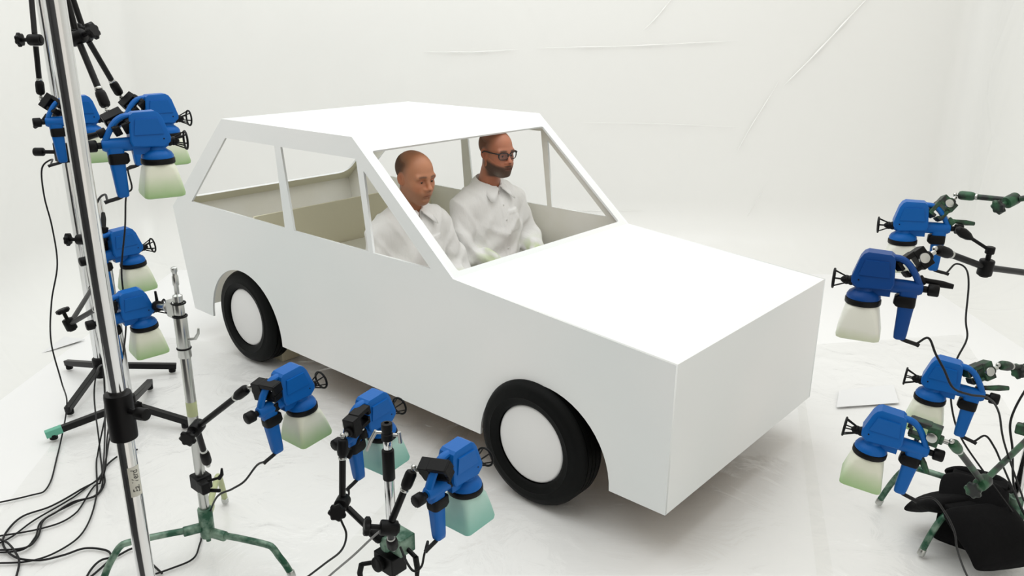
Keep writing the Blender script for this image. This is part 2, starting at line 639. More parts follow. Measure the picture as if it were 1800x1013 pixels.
def slab(name, p0, p1, y0, y1, t, mats, nrm_in=(0, 0, -1), hole=None):
    """board spanning (x,z) p0..p1 and y0..y1; 'hole' = inner (s0,s1,ya,yb,radius) opening"""
    a, b = Vector((p0[0], 0, p0[1])), Vector((p1[0], 0, p1[1]))
    d = b - a
    n = Vector(nrm_in)
    n = (n - d.normalized() * n.dot(d.normalized())).normalized()
    mb = MB()
    out = [(0, y0), (1, y0), (1, y1), (0, y1)]

    def P(s, y, k):
        q = a + d * s + n * (t * k)
        return Vector((q.x, y, q.z))
    if hole is None:
        mb.add([P(s, y, 0) for s, y in out] + [P(s, y, 1) for s, y in out],
               [(0, 1, 2, 3), (0, 4, 5, 1), (1, 5, 6, 2), (2, 6, 7, 3), (3, 7, 4, 0)], 0)
        mb.add([P(s, y, 1) for s, y in out], [(3, 2, 1, 0)], 1)
    else:
        s0, s1, ya, yb, rad = hole
        L = d.length
        inn, k = [], 6
        for (cs, cy, sgs, sgy, a0) in ((s0, ya, 1, 1, pi), (s1, ya, -1, 1, 1.5 * pi), (s1, yb, -1, -1, 0), (s0, yb, 1, -1, .5 * pi)):
            for i in range(k + 1):
                an = a0 + (pi / 2) * i / k
                inn.append((cs + sgs * rad / L + cos(an) * rad / L, cy + sgy * rad + sin(an) * rad))
        m = len(inn)
        for kk, mi in ((0, 0), (1, 1)):
            vs = [P(s, y, kk) for s, y in out] + [P(s, y, kk) for s, y in inn]
            fs = []
            for q in range(4):
                for i in range(k):
                    fs.append((q, 4 + q * (k + 1) + i, 4 + q * (k + 1) + i + 1))
                nx = (q + 1) % 4
                fs.append((q, 4 + q * (k + 1) + k, 4 + nx * (k + 1), nx))
            mb.add(vs, fs, mi)
        vs = [P(s, y, 0) for s, y in out] + [P(s, y, 1) for s, y in out]
        mb.add(vs, [(i, (i + 1) % 4, (i + 1) % 4 + 4, i + 4) for i in range(4)], 0)
        vs = [P(s, y, 0) for s, y in inn] + [P(s, y, 1) for s, y in inn]
        mb.add(vs, [(i, (i + 1) % m, (i + 1) % m + m, i + m) for i in range(m)], 0)
    return mb.build(name, mats, car, smooth=20)


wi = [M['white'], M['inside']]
slab('hood', (0, .8225), HR, T, W - T, T, [M['white'], M['shade_brown']])  # unseen inner face tinted for the shade below the nose
slab('front_panel', (0, .212), (0, .8225), T, W - T, T, [M['white'], M['shade_brown']], (-1, 0, 0))
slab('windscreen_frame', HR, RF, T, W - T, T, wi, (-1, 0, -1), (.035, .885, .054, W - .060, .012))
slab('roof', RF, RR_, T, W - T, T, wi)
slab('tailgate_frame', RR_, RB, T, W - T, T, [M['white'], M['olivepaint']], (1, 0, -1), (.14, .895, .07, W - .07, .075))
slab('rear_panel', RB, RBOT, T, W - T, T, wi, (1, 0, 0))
pan = [(-3.20, .22), (-2.45, .22), (-2.45, .02), (-.97, .02), (-.97, .22), (-.23, .22), (-.23, .02), (-.03, .02)]
pan += [(x, W - y) for x, y in reversed(pan)]
o = panel2d('shading_floor_pan', pan, [], T, car)  # unseen pan, widened to block light and deepen the shade beneath
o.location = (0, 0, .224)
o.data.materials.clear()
o.data.materials.append(M['shade_brown'])
slab('bulkhead', (-2.67, .66), (-2.655, .925), T, W - T, T, [M['bulkhead'], M['bulkhead']], (-1, 0, 0))
slab('rear_platform', (-2.655, .665), (-2.10, .665), T, W - T, T, [M['platform'], M['platform']])
bs = MB().box((-1.88, W / 2, .33), (.44, 1.28, .20))
bs.build('bench_seat', M['platform'], car, bevel=.01)

# wheels: rubber tyre lathed about Y, white disc cover on the outside
tw, tr_ = .165, .279


def tyre_profile():
    p = [(.174, .012), (.180, .004), (.190, .0), (.205, -.003), (.212, -.006), (.216, -.003), (.236, -.004), (.260, .004), (.270, .016), (.275, .026)]
    for g in (.042, .070, .095, .123):
        p += [(tr_, g - .007), (tr_, g - .003), (tr_ - .007, g - .002), (tr_ - .007, g + .002), (tr_, g + .003)]
    p += [(.275, tw - .026), (.266, tw - .012), (.236, tw), (.205, tw), (.168, tw - .01)]
    return p


def make_wheel():
    root = bpy.data.objects.new('wheel', None)
    COL.objects.link(root)
    MB().lathe((0, 0, 0), (0, 1, 0), tyre_profile(), 64, cap=False).build('tyre', M['rubber'], root, smooth=40)
    MB().lathe((0, 0, 0), (0, 1, 0), [(.001, .014), (.162, .014), (.170, .017), (.174, .024), (.174, tw - .02), (.001, tw - .02)], 64).build('hub_disc', M['disc'], root, smooth=40)
    return root


wheel = make_wheel()
wheel.parent = car
wheel.location = (-.640, -.036, tr_ + .004)
for x, y, flip in ((-2.862, .010, 0), (-.640, W + .036, 1), (-2.862, W - .010, 1)):
    o = dup(wheel)
    o.parent = car
    o.location = (x, y, tr_ + .004)
    o.rotation_euler = (0, 0, pi if flip else 0)

bk = MB().box(((-2.7482, 0.2017, 0.0000)), (.09, .12, .12))
for v in bk.v:
    v.z += .066
tag(bk.build('support_block', M['block'], bevel=.003), 'small pale wooden block on the floor behind the rear wheel', 'block')

# ------------------------------------------------------------------ people
# each body is one distance field turned into one skin; clothes are further fields around it
def ell(P, c, r):
    q = (P - np.array(c, np.float32)) / np.array(r, np.float32)
    k0 = np.sqrt((q * q).sum(-1)) + 1e-9
    q = q / np.array(r, np.float32)
    k1 = np.sqrt((q * q).sum(-1)) + 1e-9
    return k0 * (k0 - 1) / k1


def cap(P, a, b, ra, rb=None):
    a, b = np.array(a, np.float32), np.array(b, np.float32)
    rb = ra if rb is None else rb
    d = b - a
    h = np.clip(((P - a) @ d) / (d @ d), 0, 1)
    q = P - a - h[..., None] * d
    return np.sqrt((q * q).sum(-1)) - (ra + (rb - ra) * h)


def smin(a, b, k):
    h = np.maximum(k - np.abs(a - b), 0) / k
    return np.minimum(a, b) - h * h * k * .25


def smax(a, b, k):
    return -smin(-a, -b, k)


def U(k, *ds):
    r = ds[0]
    for d in ds[1:]:
        r = smin(r, d, k)
    return r


def sstep(a, b, x):
    t = np.clip((x - a) / (b - a), 0, 1)
    return t * t * (3 - 2 * t)


def skin_of(fn, lo, hi, h):
    """surface nets: the zero level of fn as quads"""
    ax = [np.arange(lo[i], hi[i] + h, h, dtype=np.float32) for i in range(3)]
    n = [len(a) for a in ax]
    G = np.stack(np.meshgrid(*ax, indexing='ij'), -1)
    d = fn(G.reshape(-1, 3)).reshape(n)
    s = d < 0
    acc = np.zeros((n[0] - 1, n[1] - 1, n[2] - 1, 3), np.float32)
    cnt = np.zeros(acc.shape[:3], np.float32)
    cr = []
    for k in range(3):
        a = [slice(None)] * 3
        b = [slice(None)] * 3
        a[k], b[k] = slice(0, -1), slice(1, None)
        d0, d1 = d[tuple(a)], d[tuple(b)]
        m = s[tuple(a)] != s[tuple(b)]
        cr.append(m)
        t = np.where(m, d0 / np.where(m, d0 - d1, 1), 0)
        o = [j for j in range(3) if j != k]
        for da in (0, 1):
            for db in (0, 1):
                sl = [slice(None)] * 3
                sl[o[0]] = slice(da, n[o[0]] - 1 + da)
                sl[o[1]] = slice(db, n[o[1]] - 1 + db)
                mm = m[tuple(sl)]
                tt = t[tuple(sl)]
                cnt += mm
                acc[..., k] += np.where(mm, tt, 0)
                acc[..., o[0]] += mm * da
                acc[..., o[1]] += mm * db
    act = cnt > 0
    idx = -np.ones(act.shape, np.int64)
    idx[act] = np.arange(act.sum())
    ijk = np.argwhere(act)
    V = (ijk + acc[act] / cnt[act][:, None]) * h + np.array(lo)
    F = []
    for k in range(3):
        o = [(k + 1) % 3, (k + 2) % 3]
        e = np.argwhere(cr[k])
        e = e[(e[:, o[0]] > 0) & (e[:, o[1]] > 0) & (e[:, o[0]] < n[o[0]] - 1) & (e[:, o[1]] < n[o[1]] - 1)]
        u, v = np.zeros(3, int), np.zeros(3, int)
        u[o[0]], v[o[1]] = 1, 1
        q = np.stack([idx[tuple((e - u - v).T)], idx[tuple((e - v).T)], idx[tuple(e.T)], idx[tuple((e - u).T)]], 1)
        flip = ~s[tuple(e.T)]
        q[flip] = q[flip][:, ::-1]
        F.append(q)
    return V, np.concatenate(F)


def field_obj(name, parts, mats, parent, col=None):
    vs, fs, off = [], [], 0
    for V, F in parts:
        vs.append(V)
        fs.append(F + off)
        off += len(V)
    V, F = np.concatenate(vs), np.concatenate(fs)
    me = bpy.data.meshes.new(name)
    me.from_pydata(V.tolist(), [], F.tolist())
    for m in mats:
        me.materials.append(m)
    me.polygons.foreach_set('use_smooth', [True] * len(me.polygons))
    if col is not None:
        at = me.color_attributes.new('tone', 'FLOAT_COLOR', 'POINT')
        c = np.ones((len(V), 4), np.float32)
        c[:, :3] = col(V.astype(np.float32))
        at.data.foreach_set('color', c.ravel())
    o = bpy.data.objects.new(name, me)
    COL.objects.link(o)
    if parent is not None:
        o.parent = parent
    return o


def tone_mat(name, rough, sss=0.):
    m = mat(name, (.8, .8, .8), rough)
    nt, N, L, b = nodes(m)
    a = N.new('ShaderNodeAttribute')
    a.attribute_name = 'tone'
    nz = N.new('ShaderNodeTexNoise')
    nz.inputs['Scale'].default_value = 160
    tc = N.new('ShaderNodeTexCoord')
    mx = N.new('ShaderNodeMix')
    mx.data_type = 'RGBA'
    mx.blend_type = 'MULTIPLY'
    mx.inputs[0].default_value = .25
    L.new(tc.outputs['Object'], nz.inputs['Vector'])
    L.new(a.outputs['Color'], mx.inputs[6])
    L.new(nz.outputs['Color'], mx.inputs[7])
    L.new(a.outputs['Color'], b.inputs['Base Color'])
    if sss:
        b.inputs['Subsurface Weight'].default_value = sss
        b.inputs['Subsurface Radius'].default_value = (.012, .005, .003)
        b.inputs['Subsurface Scale'].default_value = .4
    return m


M['skin'] = tone_mat('skin', .48, .12)
M['shirtcloth'] = tone_mat('white_shirt_cloth', .8)
noise_bump(M['shirtcloth'], 16, .012, .6, 3, stretch=(1, 1.6, .7))
M['trousers'] = mat('white_trousers', (.70, .70, .69), .85)
M['eyewhite'] = mat('eye_white', (.42, .38, .35), .25)
M['iris'] = mat('iris', (.03, .022, .015), .2)
M['hairdark'] = tone_mat('cropped_dark_hair', .85)
noise_bump(M['hairdark'], 220, .002, .6)
M['hairbeard'] = tone_mat('short_brown_grey_beard', .85)
noise_bump(M['hairbeard'], 200, .003, .7)
M['spectacle'] = mat('black_spectacle_frame', (.008, .008, .009), .3)
M['button'] = mat('white_button', (.72, .72, .70), .4)
gm = bpy.data.materials.new('spectacle_glass')
gm.use_nodes = True
gN, gL = gm.node_tree.nodes, gm.node_tree.links
gN.remove(gN['Principled BSDF'])
g1, g2, g3, g4 = (gN.new('ShaderNodeBsdfTransparent'), gN.new('ShaderNodeBsdfGlossy'), gN.new('ShaderNodeMixShader'), gN.new('ShaderNodeFresnel'))
g2.inputs['Roughness'].default_value = .03
gL.new(g4.outputs[0], g3.inputs[0])
gL.new(g1.outputs[0], g3.inputs[1])
gL.new(g2.outputs[0], g3.inputs[2])
gL.new(g3.outputs[0], gN['Material Output'].inputs[0])
M['lens'] = gm


def person(label, cat_loc, yaw, hp):
    """hp: pose and look. Seat frame: x forward, y to the left, z up, origin on the seat under the hips"""
    root = None
    HC = np.array(hp['head'], np.float32)
    Rm = np.array((Euler((R(hp['roll']), R(hp['nod']), R(hp['turn']))).to_matrix()), np.float32)
    big = hp['fat']
    hs = hp['hs']

    def H(P):
        return (P - HC) @ Rm / hs

    def head(Q):
        w = hp['wide']
        d = ell(Q, (-.016, 0, .038), (.098, .076 * w, .084))
        d = smin(d, ell(Q, (.022, 0, .030), (.068, .062 * w, .068)), .04)
        d = smin(d, ell(Q, (.030, 0, -.040), (.058, .055 * w, .075)), .045)
        d = smin(d, cap(Q, (.000, -.050 * w, -.062), (.058, -.016, -.098), .018), .045)
        d = smin(d, cap(Q, (.000, .050 * w, -.062), (.058, .016, -.098), .018), .045)
        d = smin(d, ell(Q, (.072, 0, -.098), (.018, .022, .017)), .025)
        for s in (-1, 1):
            d = smin(d, ell(Q, (.058, s * .043 * w, -.022), (.026, .020, .020)), .03)
            d = smin(d, ell(Q, (.062, s * .032, -.052), (.024, .020, .026)), .03)
            d = smin(d, cap(Q, (.079, s * .050 * w, .020), (.088, s * .012, .022), .0095), .018)
            d = smax(d, -ell(Q, (.098, s * .031, .001), (.017, .0165, .0115)), .014)
            d = smin(d, ell(Q, (.077, s * .032, -.001), (.0125, .0165, .0120)), .006)
            d = smin(d, cap(Q, (.084, s * .019, -.0135), (.080, s * .044, -.0125), .0035), .01)
        n = cap(Q, (.088, 0, .016), (.113, 0, -.029), .0078, .0105)
        n = smin(n, ell(Q, (.113, 0, -.033), (.0140, .0130, .0115)), .010)
        for s in (-1, 1):
            n = smin(n, ell(Q, (.099, s * .0148, -.0365), (.0130, .0080, .0085)), .008)
        d = smin(d, n, .012)
        m = cap(Q, (.089, -.020, -.0655), (.096, 0, -.0625), .0062)
        m = smin(m, cap(Q, (.096, 0, -.0625), (.089, .020, -.0655), .0062), .004)
        d = smin(d, ell(Q, (.085, 0, -.062), (.018, .030, .020)), .02)
        d = smin(d, m, .006)
        d = smin(d, cap(Q, (.090, -.015, -.0745), (.090, .015, -.0745), .0070), .006)
        d = smax(d, -cap(Q, (.094, -.012, -.0845), (.094, .012, -.0845), .004), .012)
        for s in (-1, 1):
            E = Q - np.array((-.010, s * .077 * w, -.006), np.float32)
            a = R(14)
            ex, ez = E[..., 0] * cos(a) + E[..., 2] * sin(a), -E[..., 0] * sin(a) + E[..., 2] * cos(a)
            ey = E[..., 1] * s - .35 * (-ex)
            T_ = np.stack([ex, ey, ez], -1)
            e = ell(T_, (0, 0, .002), (.0185, .0085, .031))
            e = smax(e, -ell(T_, (.005, .009, .004), (.0105, .0085, .019)), .004)
            d = smin(d, e, .006)
        return d

    nb = np.array((-.020, 0, .585), np.float32)

    def neck(P):
        a = HC + Rm @ np.array((-.022, 0, -.055), np.float32) * hs
        return cap(P, tuple(a), tuple(nb), .053, .062)

    def sgn(P, s):
        return P * np.array((1, s, 1), np.float32)

    AR = hp['arms']

    def armchain(P, k, inf):
        s = -1 if k == 0 else 1
        sh, el_, wr = AR[k]
        d = cap(P, sh, el_, .050 + inf, .041 + inf)
        d = smin(d, cap(P, el_, wr, .041 + inf, .029 + inf), .02)
        return d

    def torso(P, inf):
        b = big
        d = ell(P, (0, 0, .10), (.135 + inf, .175 * b + inf, .13 + inf))
        d = smin(d, ell(P, (.012, 0, .25), (.115 * b + inf, .150 * b + inf, .17 + inf)), .08)
        d = smin(d, ell(P, (-.008, 0, .41), (.112 + inf, .168 + inf, .165 + inf)), .08)
        for s in (-1, 1):
            d = smin(d, cap(P, (-.02, s * .085, .525), (-.02, s * .170, .500), .052 + inf, .056 + inf), .07)
            d = smin(d, cap(P, (-.03, s * .02, .60), (-.025, s * .13, .535), .036 + inf, .035 + inf), .06)
        return d

    LG = [((.02, s * .10, .06), (.46, s * .14, .115), (.70, s * .13, -.20)) for s in (-1, 1)]

    def legs(P, inf):
        d = None
        for hip, kn, an in LG:
            q = cap(P, hip, kn, .085 + inf, .058 + inf)
            q = smin(q, cap(P, kn, an, .055 + inf, .038 + inf), .03)
            d = q if d is None else smin(d, q, .02)
        return d

    def feet(P):
        d = None
        for hip, kn, an in LG:
            a = np.array(an)
            q = cap(P, a + (-.03, 0, -.03), a + (.13, 0, -.035), .032, .026)
            d = q if d is None else np.minimum(d, q)
        return d

    def hand(P, k):
        s = -1 if k == 0 else 1
        sh, el_, wr = [np.array(v, np.float32) for v in AR[k]]
        f = (wr - el_)
        f[2] = f[2] * .25
        f /= np.sqrt(f @ f)
        lat = np.cross((0, 0, 1), f)
        lat /= np.sqrt(lat @ lat)
        upv = np.cross(f, lat)
        o = wr + f * .015

        def W_(a, b, c):
            return tuple(o + f * a + lat * b + upv * c)
        d = cap(P, W_(0, 0, 0), W_(.03, 0, 0), .024, .028)
        d = smin(d, cap(P, W_(.075, .026, 0), W_(.080, -.026, 0), .0145), .04)
        d = smin(d, cap(P, W_(.040, .020, 0), W_(.040, -.020, 0), .017), .03)
        for j, (b, l1, l2, l3) in enumerate(((.030, .038, .024, .020), (.010, .043, .028, .021), (-.010, .040, .026, .020), (-.029, .031, .020, .018))):
            p0, a0 = (.082, b, .002), R(-12)
            q = p0
            for l, r0, da in ((l1, .0092, -14), (l2, .0084, -28), (l3, .0076, -22)):
                a0 += R(da)
                p1 = (q[0] + l * cos(a0), q[1] * 1.03, q[2] + l * sin(a0))
                d = smin(d, cap(P, W_(*q), W_(*p1), r0, r0 - .0008), .004)
                q = p1
        t0, t1, t2, t3 = (.018, -s * .020, -.006), (.045, -s * .046, -.012), (.072, -s * .054, -.018), (.094, -s * .050, -.024)
        d = smin(d, cap(P, W_(*t0), W_(*t1), .014, .011), .012)
        d = smin(d, cap(P, W_(*t1), W_(*t2), .0105, .0095), .006)
        d = smin(d, cap(P, W_(*t2), W_(*t3), .0095, .008), .006)
        return d

    def body(P):
        d = torso(P, -.012)
        d = smin(d, neck(P), .03)
        for k in (0, 1):
            d = smin(d, armchain(P, k, -.013), .02)
        d = smin(d, legs(P, -.010), .04)
        return smin(d, feet(P), .03)

    def head_neck(P):
        d = smin(head(H(P)) * hs, neck(P), .035)
        return smax(d, (nb[2] - .035) - P[..., 2], .01)

    # --- colours of the skin
    sk = np.array(hp['skin'])

    def tone(V):
        Q = H(V)
        x, y, z = Q[:, 0], Q[:, 1], Q[:, 2]
        c = np.tile(sk, (len(V), 1)).astype(np.float32)

        def mixin(m, col):
            nonlocal c
            c = c * (1 - m[:, None]) + np.array(col, np.float32) * m[:, None]
        inh = (z > -.14) & (np.abs(y) < .12)
        mixin(inh * .35 * np.exp(-((x - .10) ** 2 + y ** 2 + (z + .028) ** 2) / .022 ** 2), sk * (1.0, .62, .55))
        for s in (-1, 1):
            mixin(inh * .32 * np.exp(-((x - .07) ** 2 + (y - s * .045) ** 2 + (z + .032) ** 2) / .026 ** 2), sk * (1.05, .66, .58))
            mixin(inh * .45 * np.exp(-((y - s * .082) ** 2 / .012 ** 2 + (x + .01) ** 2 / .03 ** 2 + (z + .005) ** 2 / .04 ** 2)), sk * (1.0, .60, .52))
        # stubble / beard shadow
        bd = sstep(-.035, -.060, z + .25 * (x - .07)) * sstep(-.025, .015, x) * inh * (np.abs(y) < .074) * sstep(-.135, -.118, z)
        mp_ = np.exp(-(((z + .0545 + .12 * np.abs(y)) / .0085) ** 4 + (y / .032) ** 4)) * (x > .07) * (1.25 if hp['beard'] else .9)
        mixin(np.clip(np.maximum(bd, mp_ * .8), 0, 1) * hp['stubble'], hp['stubcol'])
        if hp['beard']:
            mixin(np.exp(-((x - .075) ** 2 + (z + .108) ** 2) / .022 ** 2) * inh * .5, (.26, .22, .18))
        # lips
        lp = np.exp(-(((z + .0685) / .0085) ** 2 + (y / .021) ** 4)) * (x > .078)
        mixin(np.clip(lp * 1.1, 0, 1) * (.30 if hp['beard'] else .6), sk * (.74, .50, .46))
        mixin(np.exp(-(((z + .0690 + 6 * y * y) / .0022) ** 2 + (y / .024) ** 6)) * (x > .078) * .7, (.09, .036, .026))  # shade of the mouth crease put into the colour as a dark line
        for s in (-1, 1):
            # brows
            bz = .0255 - .10 * np.abs(np.abs(y) - .032) - .05 * (np.abs(y) - .03)
            b_ = np.exp(-(((z - bz) / .0050) ** 2 + ((y - s * .032) / .0205) ** 6)) * (x > .055)
            mixin(np.clip(b_ * 1.1, 0, 1) * hp['brow'], (.045, .026, .017))
            # lids and eye hollow are redder, and darkened with painted socket shade
            e_ = np.exp(-(((z - .000) / .013) ** 2 + ((y - s * .032) / .021) ** 4)) * (x > .06)
            mixin(e_ * .6, sk * (.55, .38, .34))
            mixin(np.exp(-(((z + .036) / .004) ** 2 + ((y - s * .0075) / .0045) ** 2)) * (x > .095) * .85, (.04, .014, .010))  # nostril shade painted as dark spots
        # cropped hair shadow on the scalp
        mixin(np.clip(hair_mask(Q), 0, 1) * hp['hairshade'], (.055, .034, .022))
        return c

    def hair_mask(Q):
        x, y, z = Q[..., 0], Q[..., 1], Q[..., 2]
        # horseshoe: low at the temples, bare on top
        line = hp['hairtop'] + .35 * np.clip(-x - .02, 0, .08)
        top = sstep(line + .030, line - .026, z)
        front = sstep(hp['hairfront'] + .034, hp['hairfront'] - .030, x - .30 * (z - .03))
        nape = sstep(-.078, -.055, z + .25 * x)
        ear = sstep(.0, .014, np.sqrt((x + .008) ** 2 + ((z + .010) * .75) ** 2) - .021)
        if hp['hairover']:
            top = np.maximum(top, hp['hairover'] * sstep(.066, .02, x))
        return top * front * nape * np.maximum(ear, (np.abs(y) < .066)) * (z > -.11)

    hh = .0024
    c0 = HC
    hd_part = skin_of(head_neck, (c0[0] - .16, -.125 + c0[1], .535), (c0[0] + .16, .125 + c0[1], c0[2] + .16), hh)
    parts = [hd_part]

    def body_cut(P):
        return smax(body(P), P[..., 2] - .615, .01)
    parts.append(skin_of(body_cut, (-.20, -.36, -.30), (.90, .36, .64), .009))
    for k in (0, 1):
        wr = np.array(AR[k][2])
        parts.append(skin_of(lambda P: hand(P, k), tuple(wr - (.17, .17, .12)), tuple(wr + (.24, .19, .08)), .0036))
    root = field_obj('person', parts, [M['skin']], None, tone)
    root.location = cat_loc
    root.rotation_euler = (0, 0, R(yaw))
    tag(root, label, 'person')

    # eyes
    for s in (-1, 1):
        eb = MB()
        c = Vector((.0775, s * .032, -.0012))
        eb.sphere(c, .0126, 18)
        gz = Vector((1, 0, -.10)).normalized()
        eb.lathe(c + gz * .0108, gz, [(.0056, 0), (.0054, .0016), (.003, .0023), (.0005, .0024)], 16, mi=1)
        for v in eb.v:
            q = HC + Rm @ np.array(v, np.float32) * hs
            v[:] = tuple(float(t) for t in q)
        eb.build('eye', [M['eyewhite'], M['iris']], root, smooth=50)
        # upper lid keeps the eye half shut
        ld = MB()
        lv = []
        for i in range(7):
            for j in range(13):
                el = R(14 + 70 * i / 6)
                azz = R(-78 + 156 * j / 12)
                rad = .0137
                lv.append(c + Vector((cos(el) * cos(azz), cos(el) * sin(azz) * 1.12, sin(el))) * rad)
        for v in lv:
            q = HC + Rm @ np.array(v, np.float32) * hs
            v[:] = tuple(float(t) for t in q)
        ld.add(lv, [(i * 13 + j, i * 13 + j + 1, (i + 1) * 13 + j + 1, (i + 1) * 13 + j) for i in range(6) for j in range(12)])
        lo_ = ld.build('eyelid', M['lid_' + hp['key']] if 'lid_' + hp['key'] in M else M.setdefault('lid_' + hp['key'], mat('eyelid_skin', tuple(float(t) for t in sk * (.80, .64, .60)), .5)), root, smooth=90)

    # hair: rises out of the scalp where the mask is full
    def hair(P):
        Q = H(P)
        return head(Q) * hs + .0030 - .0056 * np.clip(hair_mask(Q) * hp['hairvol'], 0, 1)
    V, F = skin_of(hair, (c0[0] - .15, -.12 + c0[1], c0[2] - .10), (c0[0] + .12, .12 + c0[1], c0[2] + .16), .0026)
    Q = H(V.astype(np.float32))
    keep = (hair_mask(Q) * hp['hairvol'] > .36)
    kf = keep[F].all(1)
    F = F[kf]
    used = np.unique(F)
    rm = -np.ones(len(V), int)
    rm[used] = np.arange(len(used))
    field_obj('hair', [(V[used], rm[F])], [M['hairdark']], root, tone)

    if hp['beard']:
        def bmask(Q):
            x, y, z = Q[..., 0], Q[..., 1], Q[..., 2]
            lowr = sstep(-.030, -.050, z + .42 * (x - .075) * (x > .0) - .0 * x)
            side_ = sstep(-.022, .000, x)
            mou = np.exp(-(((z + .0695) / .0062) ** 4 + (y / .018) ** 6)) * (x > .08)
            mst = np.exp(-(((z + .051 + .25 * np.abs(y) * .6) / .010) ** 4 + (y / .034) ** 6)) * (x > .07)
            nk = sstep(-.128, -.112, z)
            return np.clip(np.maximum(lowr * side_, mst) - mou * .8, 0, 1) * nk

        def beard(P):
            Q = H(P)
            v = .0040 + .006 * np.exp(-(((Q[..., 2] + .105) / .03) ** 2 + (Q[..., 1] / .04) ** 2)) * (Q[..., 0] > .02)
            return head(Q) * hs + .003 - (.003 + v) * bmask(Q)
        V, F = skin_of(beard, (c0[0] - .08, -.10 + c0[1], c0[2] - .17), (c0[0] + .15, .10 + c0[1], c0[2] + .02), .0026)
        keep = bmask(H(V.astype(np.float32))) > .22
        F = F[keep[F].all(1)]
        used = np.unique(F)
        rm = -np.ones(len(V), int)
        rm[used] = np.arange(len(used))
        field_obj('beard', [(V[used], rm[F])], [M['hairbeard']], root, tone)

    # --- shirt
    def fold(P):
        x, y, z = P[..., 0], P[..., 1], P[..., 2]
        ay = np.abs(y)
        def rdg(t, w):
            return np.exp(-((np.mod(t, 1.) - .5) / w) ** 2)
        wob = .10 * np.sin(9 * z + hp['seed']) + .07 * np.sin(17 * x + 8 * z)
        f = -.010 * rdg(5.2 * ay + 2.2 * z + wob + hp['seed'], .16) * sstep(.03, .10, ay) * sstep(.50, .40, z)
        f += -.007 * rdg(6.5 * z - 3.2 * ay + .5 * np.sin(7 * y + hp['seed']) + wob, .18) * sstep(.46, .34, z)
        f += -.006 * rdg(7.5 * ay - 5. * z + wob * 1.5 + .3, .14) * sstep(.08, .14, ay)
        f += .004 * np.sin(30 * x + 18 * y - 24 * z + hp['seed'] * 2 + 2 * np.sin(13 * z))
        return f

    def sleeve(P, k):
        s = -1 if k == 0 else 1
        sh, el_, wr = [np.array(v, np.float32) for v in AR[k]]
        cw = wr - (wr - el_) * .10
        d = smin(cap(P, sh, el_, .060, .055), cap(P, el_, cw, .055, .043), .03)
        # creases gather round the elbow
        de = np.sqrt(((P - el_) ** 2).sum(-1))
        ax1 = (el_ - sh) / np.sqrt(((el_ - sh) ** 2).sum())
        t1 = (P - el_) @ ax1
        ax2 = (cw - el_) / np.sqrt(((cw - el_) ** 2).sum())
        t2 = (P - el_) @ ax2
        lat = P[..., 1] * 30 + P[..., 2] * 12
        d = d + .013 * np.sin((t1 - t2) * 62 + .9 * np.sin(lat) + hp['seed']) * np.exp(-(de / .13) ** 2)
        d = d + .0070 * np.sin(t2 * 95 + lat * .5 + 1) * np.exp(-(np.sqrt(((P - wr) ** 2).sum(-1)) / .12) ** 2)
        # flat cut at the cuff
        d = smax(d, (P - cw) @ ax2, .006)
        return d

    def shirt(P):
        x, y, z = P[..., 0], P[..., 1], P[..., 2]
        d = torso(P, .017)
        for k in (0, 1):
            d = smin(d, sleeve(P, k), .035)
        d = d + fold(P)
        fr = sstep(.03, .06, x)
        d = d - .0035 * fr * sstep(.019, .0165, np.abs(y)) * sstep(.575, .56, z)          # placket
        pk = sstep(.030, .034, y) * sstep(.122, .118, y) * sstep(.345, .349, z) * sstep(.472, .468, z)
        d = d - .0025 * fr * pk                                                          # breast pocket
        d = d - .0022 * fr * pk * sstep(.446, .449, z)
        nk = cap(P, tuple(nb + np.array((.0, 0, -.01))), tuple(nb + np.array((.012, 0, .12))), .062, .072)
        d = smax(d, -nk, .008)
        vn = ell(P, (.075, 0, .600), (.045, .022, .045))                                  # open V at the throat
        d = smax(d, -vn, .006)
        return smax(d, .035 - z, .01)
    gw = np.array(hp['paint'])

    def cloth_tone(V):
        c = np.tile(np.array((.86, .86, .85), np.float32), (len(V), 1))
        m = np.zeros(len(V), np.float32)
        for k in (0, 1):
            el_, wr = np.array(AR[k][1], np.float32), np.array(AR[k][2], np.float32)
            t = ((V - el_) @ (wr - el_)) / ((wr - el_) @ (wr - el_))
            q = V - el_ - np.clip(t, 0, 1)[:, None] * (wr - el_)
            near = np.sqrt((q * q).sum(-1)) < .085
            n_ = .5 + .5 * np.sin(31 * V[:, 0] + 3 * np.sin(23 * V[:, 2]) + k) * np.sin(27 * V[:, 1] + 2 * np.sin(19 * V[:, 0]))
            m = np.maximum(m, near * sstep(.05, .75, t) * sstep(.25, .75, n_) * hp['painty'])
        return c * (1 - m[:, None]) + np.array((.50, .62, .28), np.float32) * m[:, None]
    V, F = skin_of(shirt, (-.20, -.40, .02), (.46, .40, .66), .0046)
    sh_o = field_obj('shirt', [(V, F)], [M['shirtcloth']], root, cloth_tone)
    # collar: a stand round the neck and a folded leaf with two points
    cl = MB()
    n = 72
    ring = []
    for i in range(n + 1):
        th = R(9 + 342 * i / n)
        fr = .5 + .5 * cos(th)                       # 1 in front, 0 at the nape
        dg = abs(math.degrees(math.atan2(sin(th), cos(th))))
        ax_ = Vector((nb[0] + .004 + .012 * fr, 0, 0))
        e = Vector((cos(th), sin(th), 0))
        zt = .652 - .050 * fr
        r0 = .069 - .004 * fr
        ln_ = .052 + .050 * math.exp(-((dg - 37) / 12) ** 2) - .034 * math.exp(-((dg - 8) / 11) ** 2)
        z1 = zt - ln_ * (.86 - .10 * fr)
        r1 = r0 + .009 + ln_ * (.50 + .22 * fr)
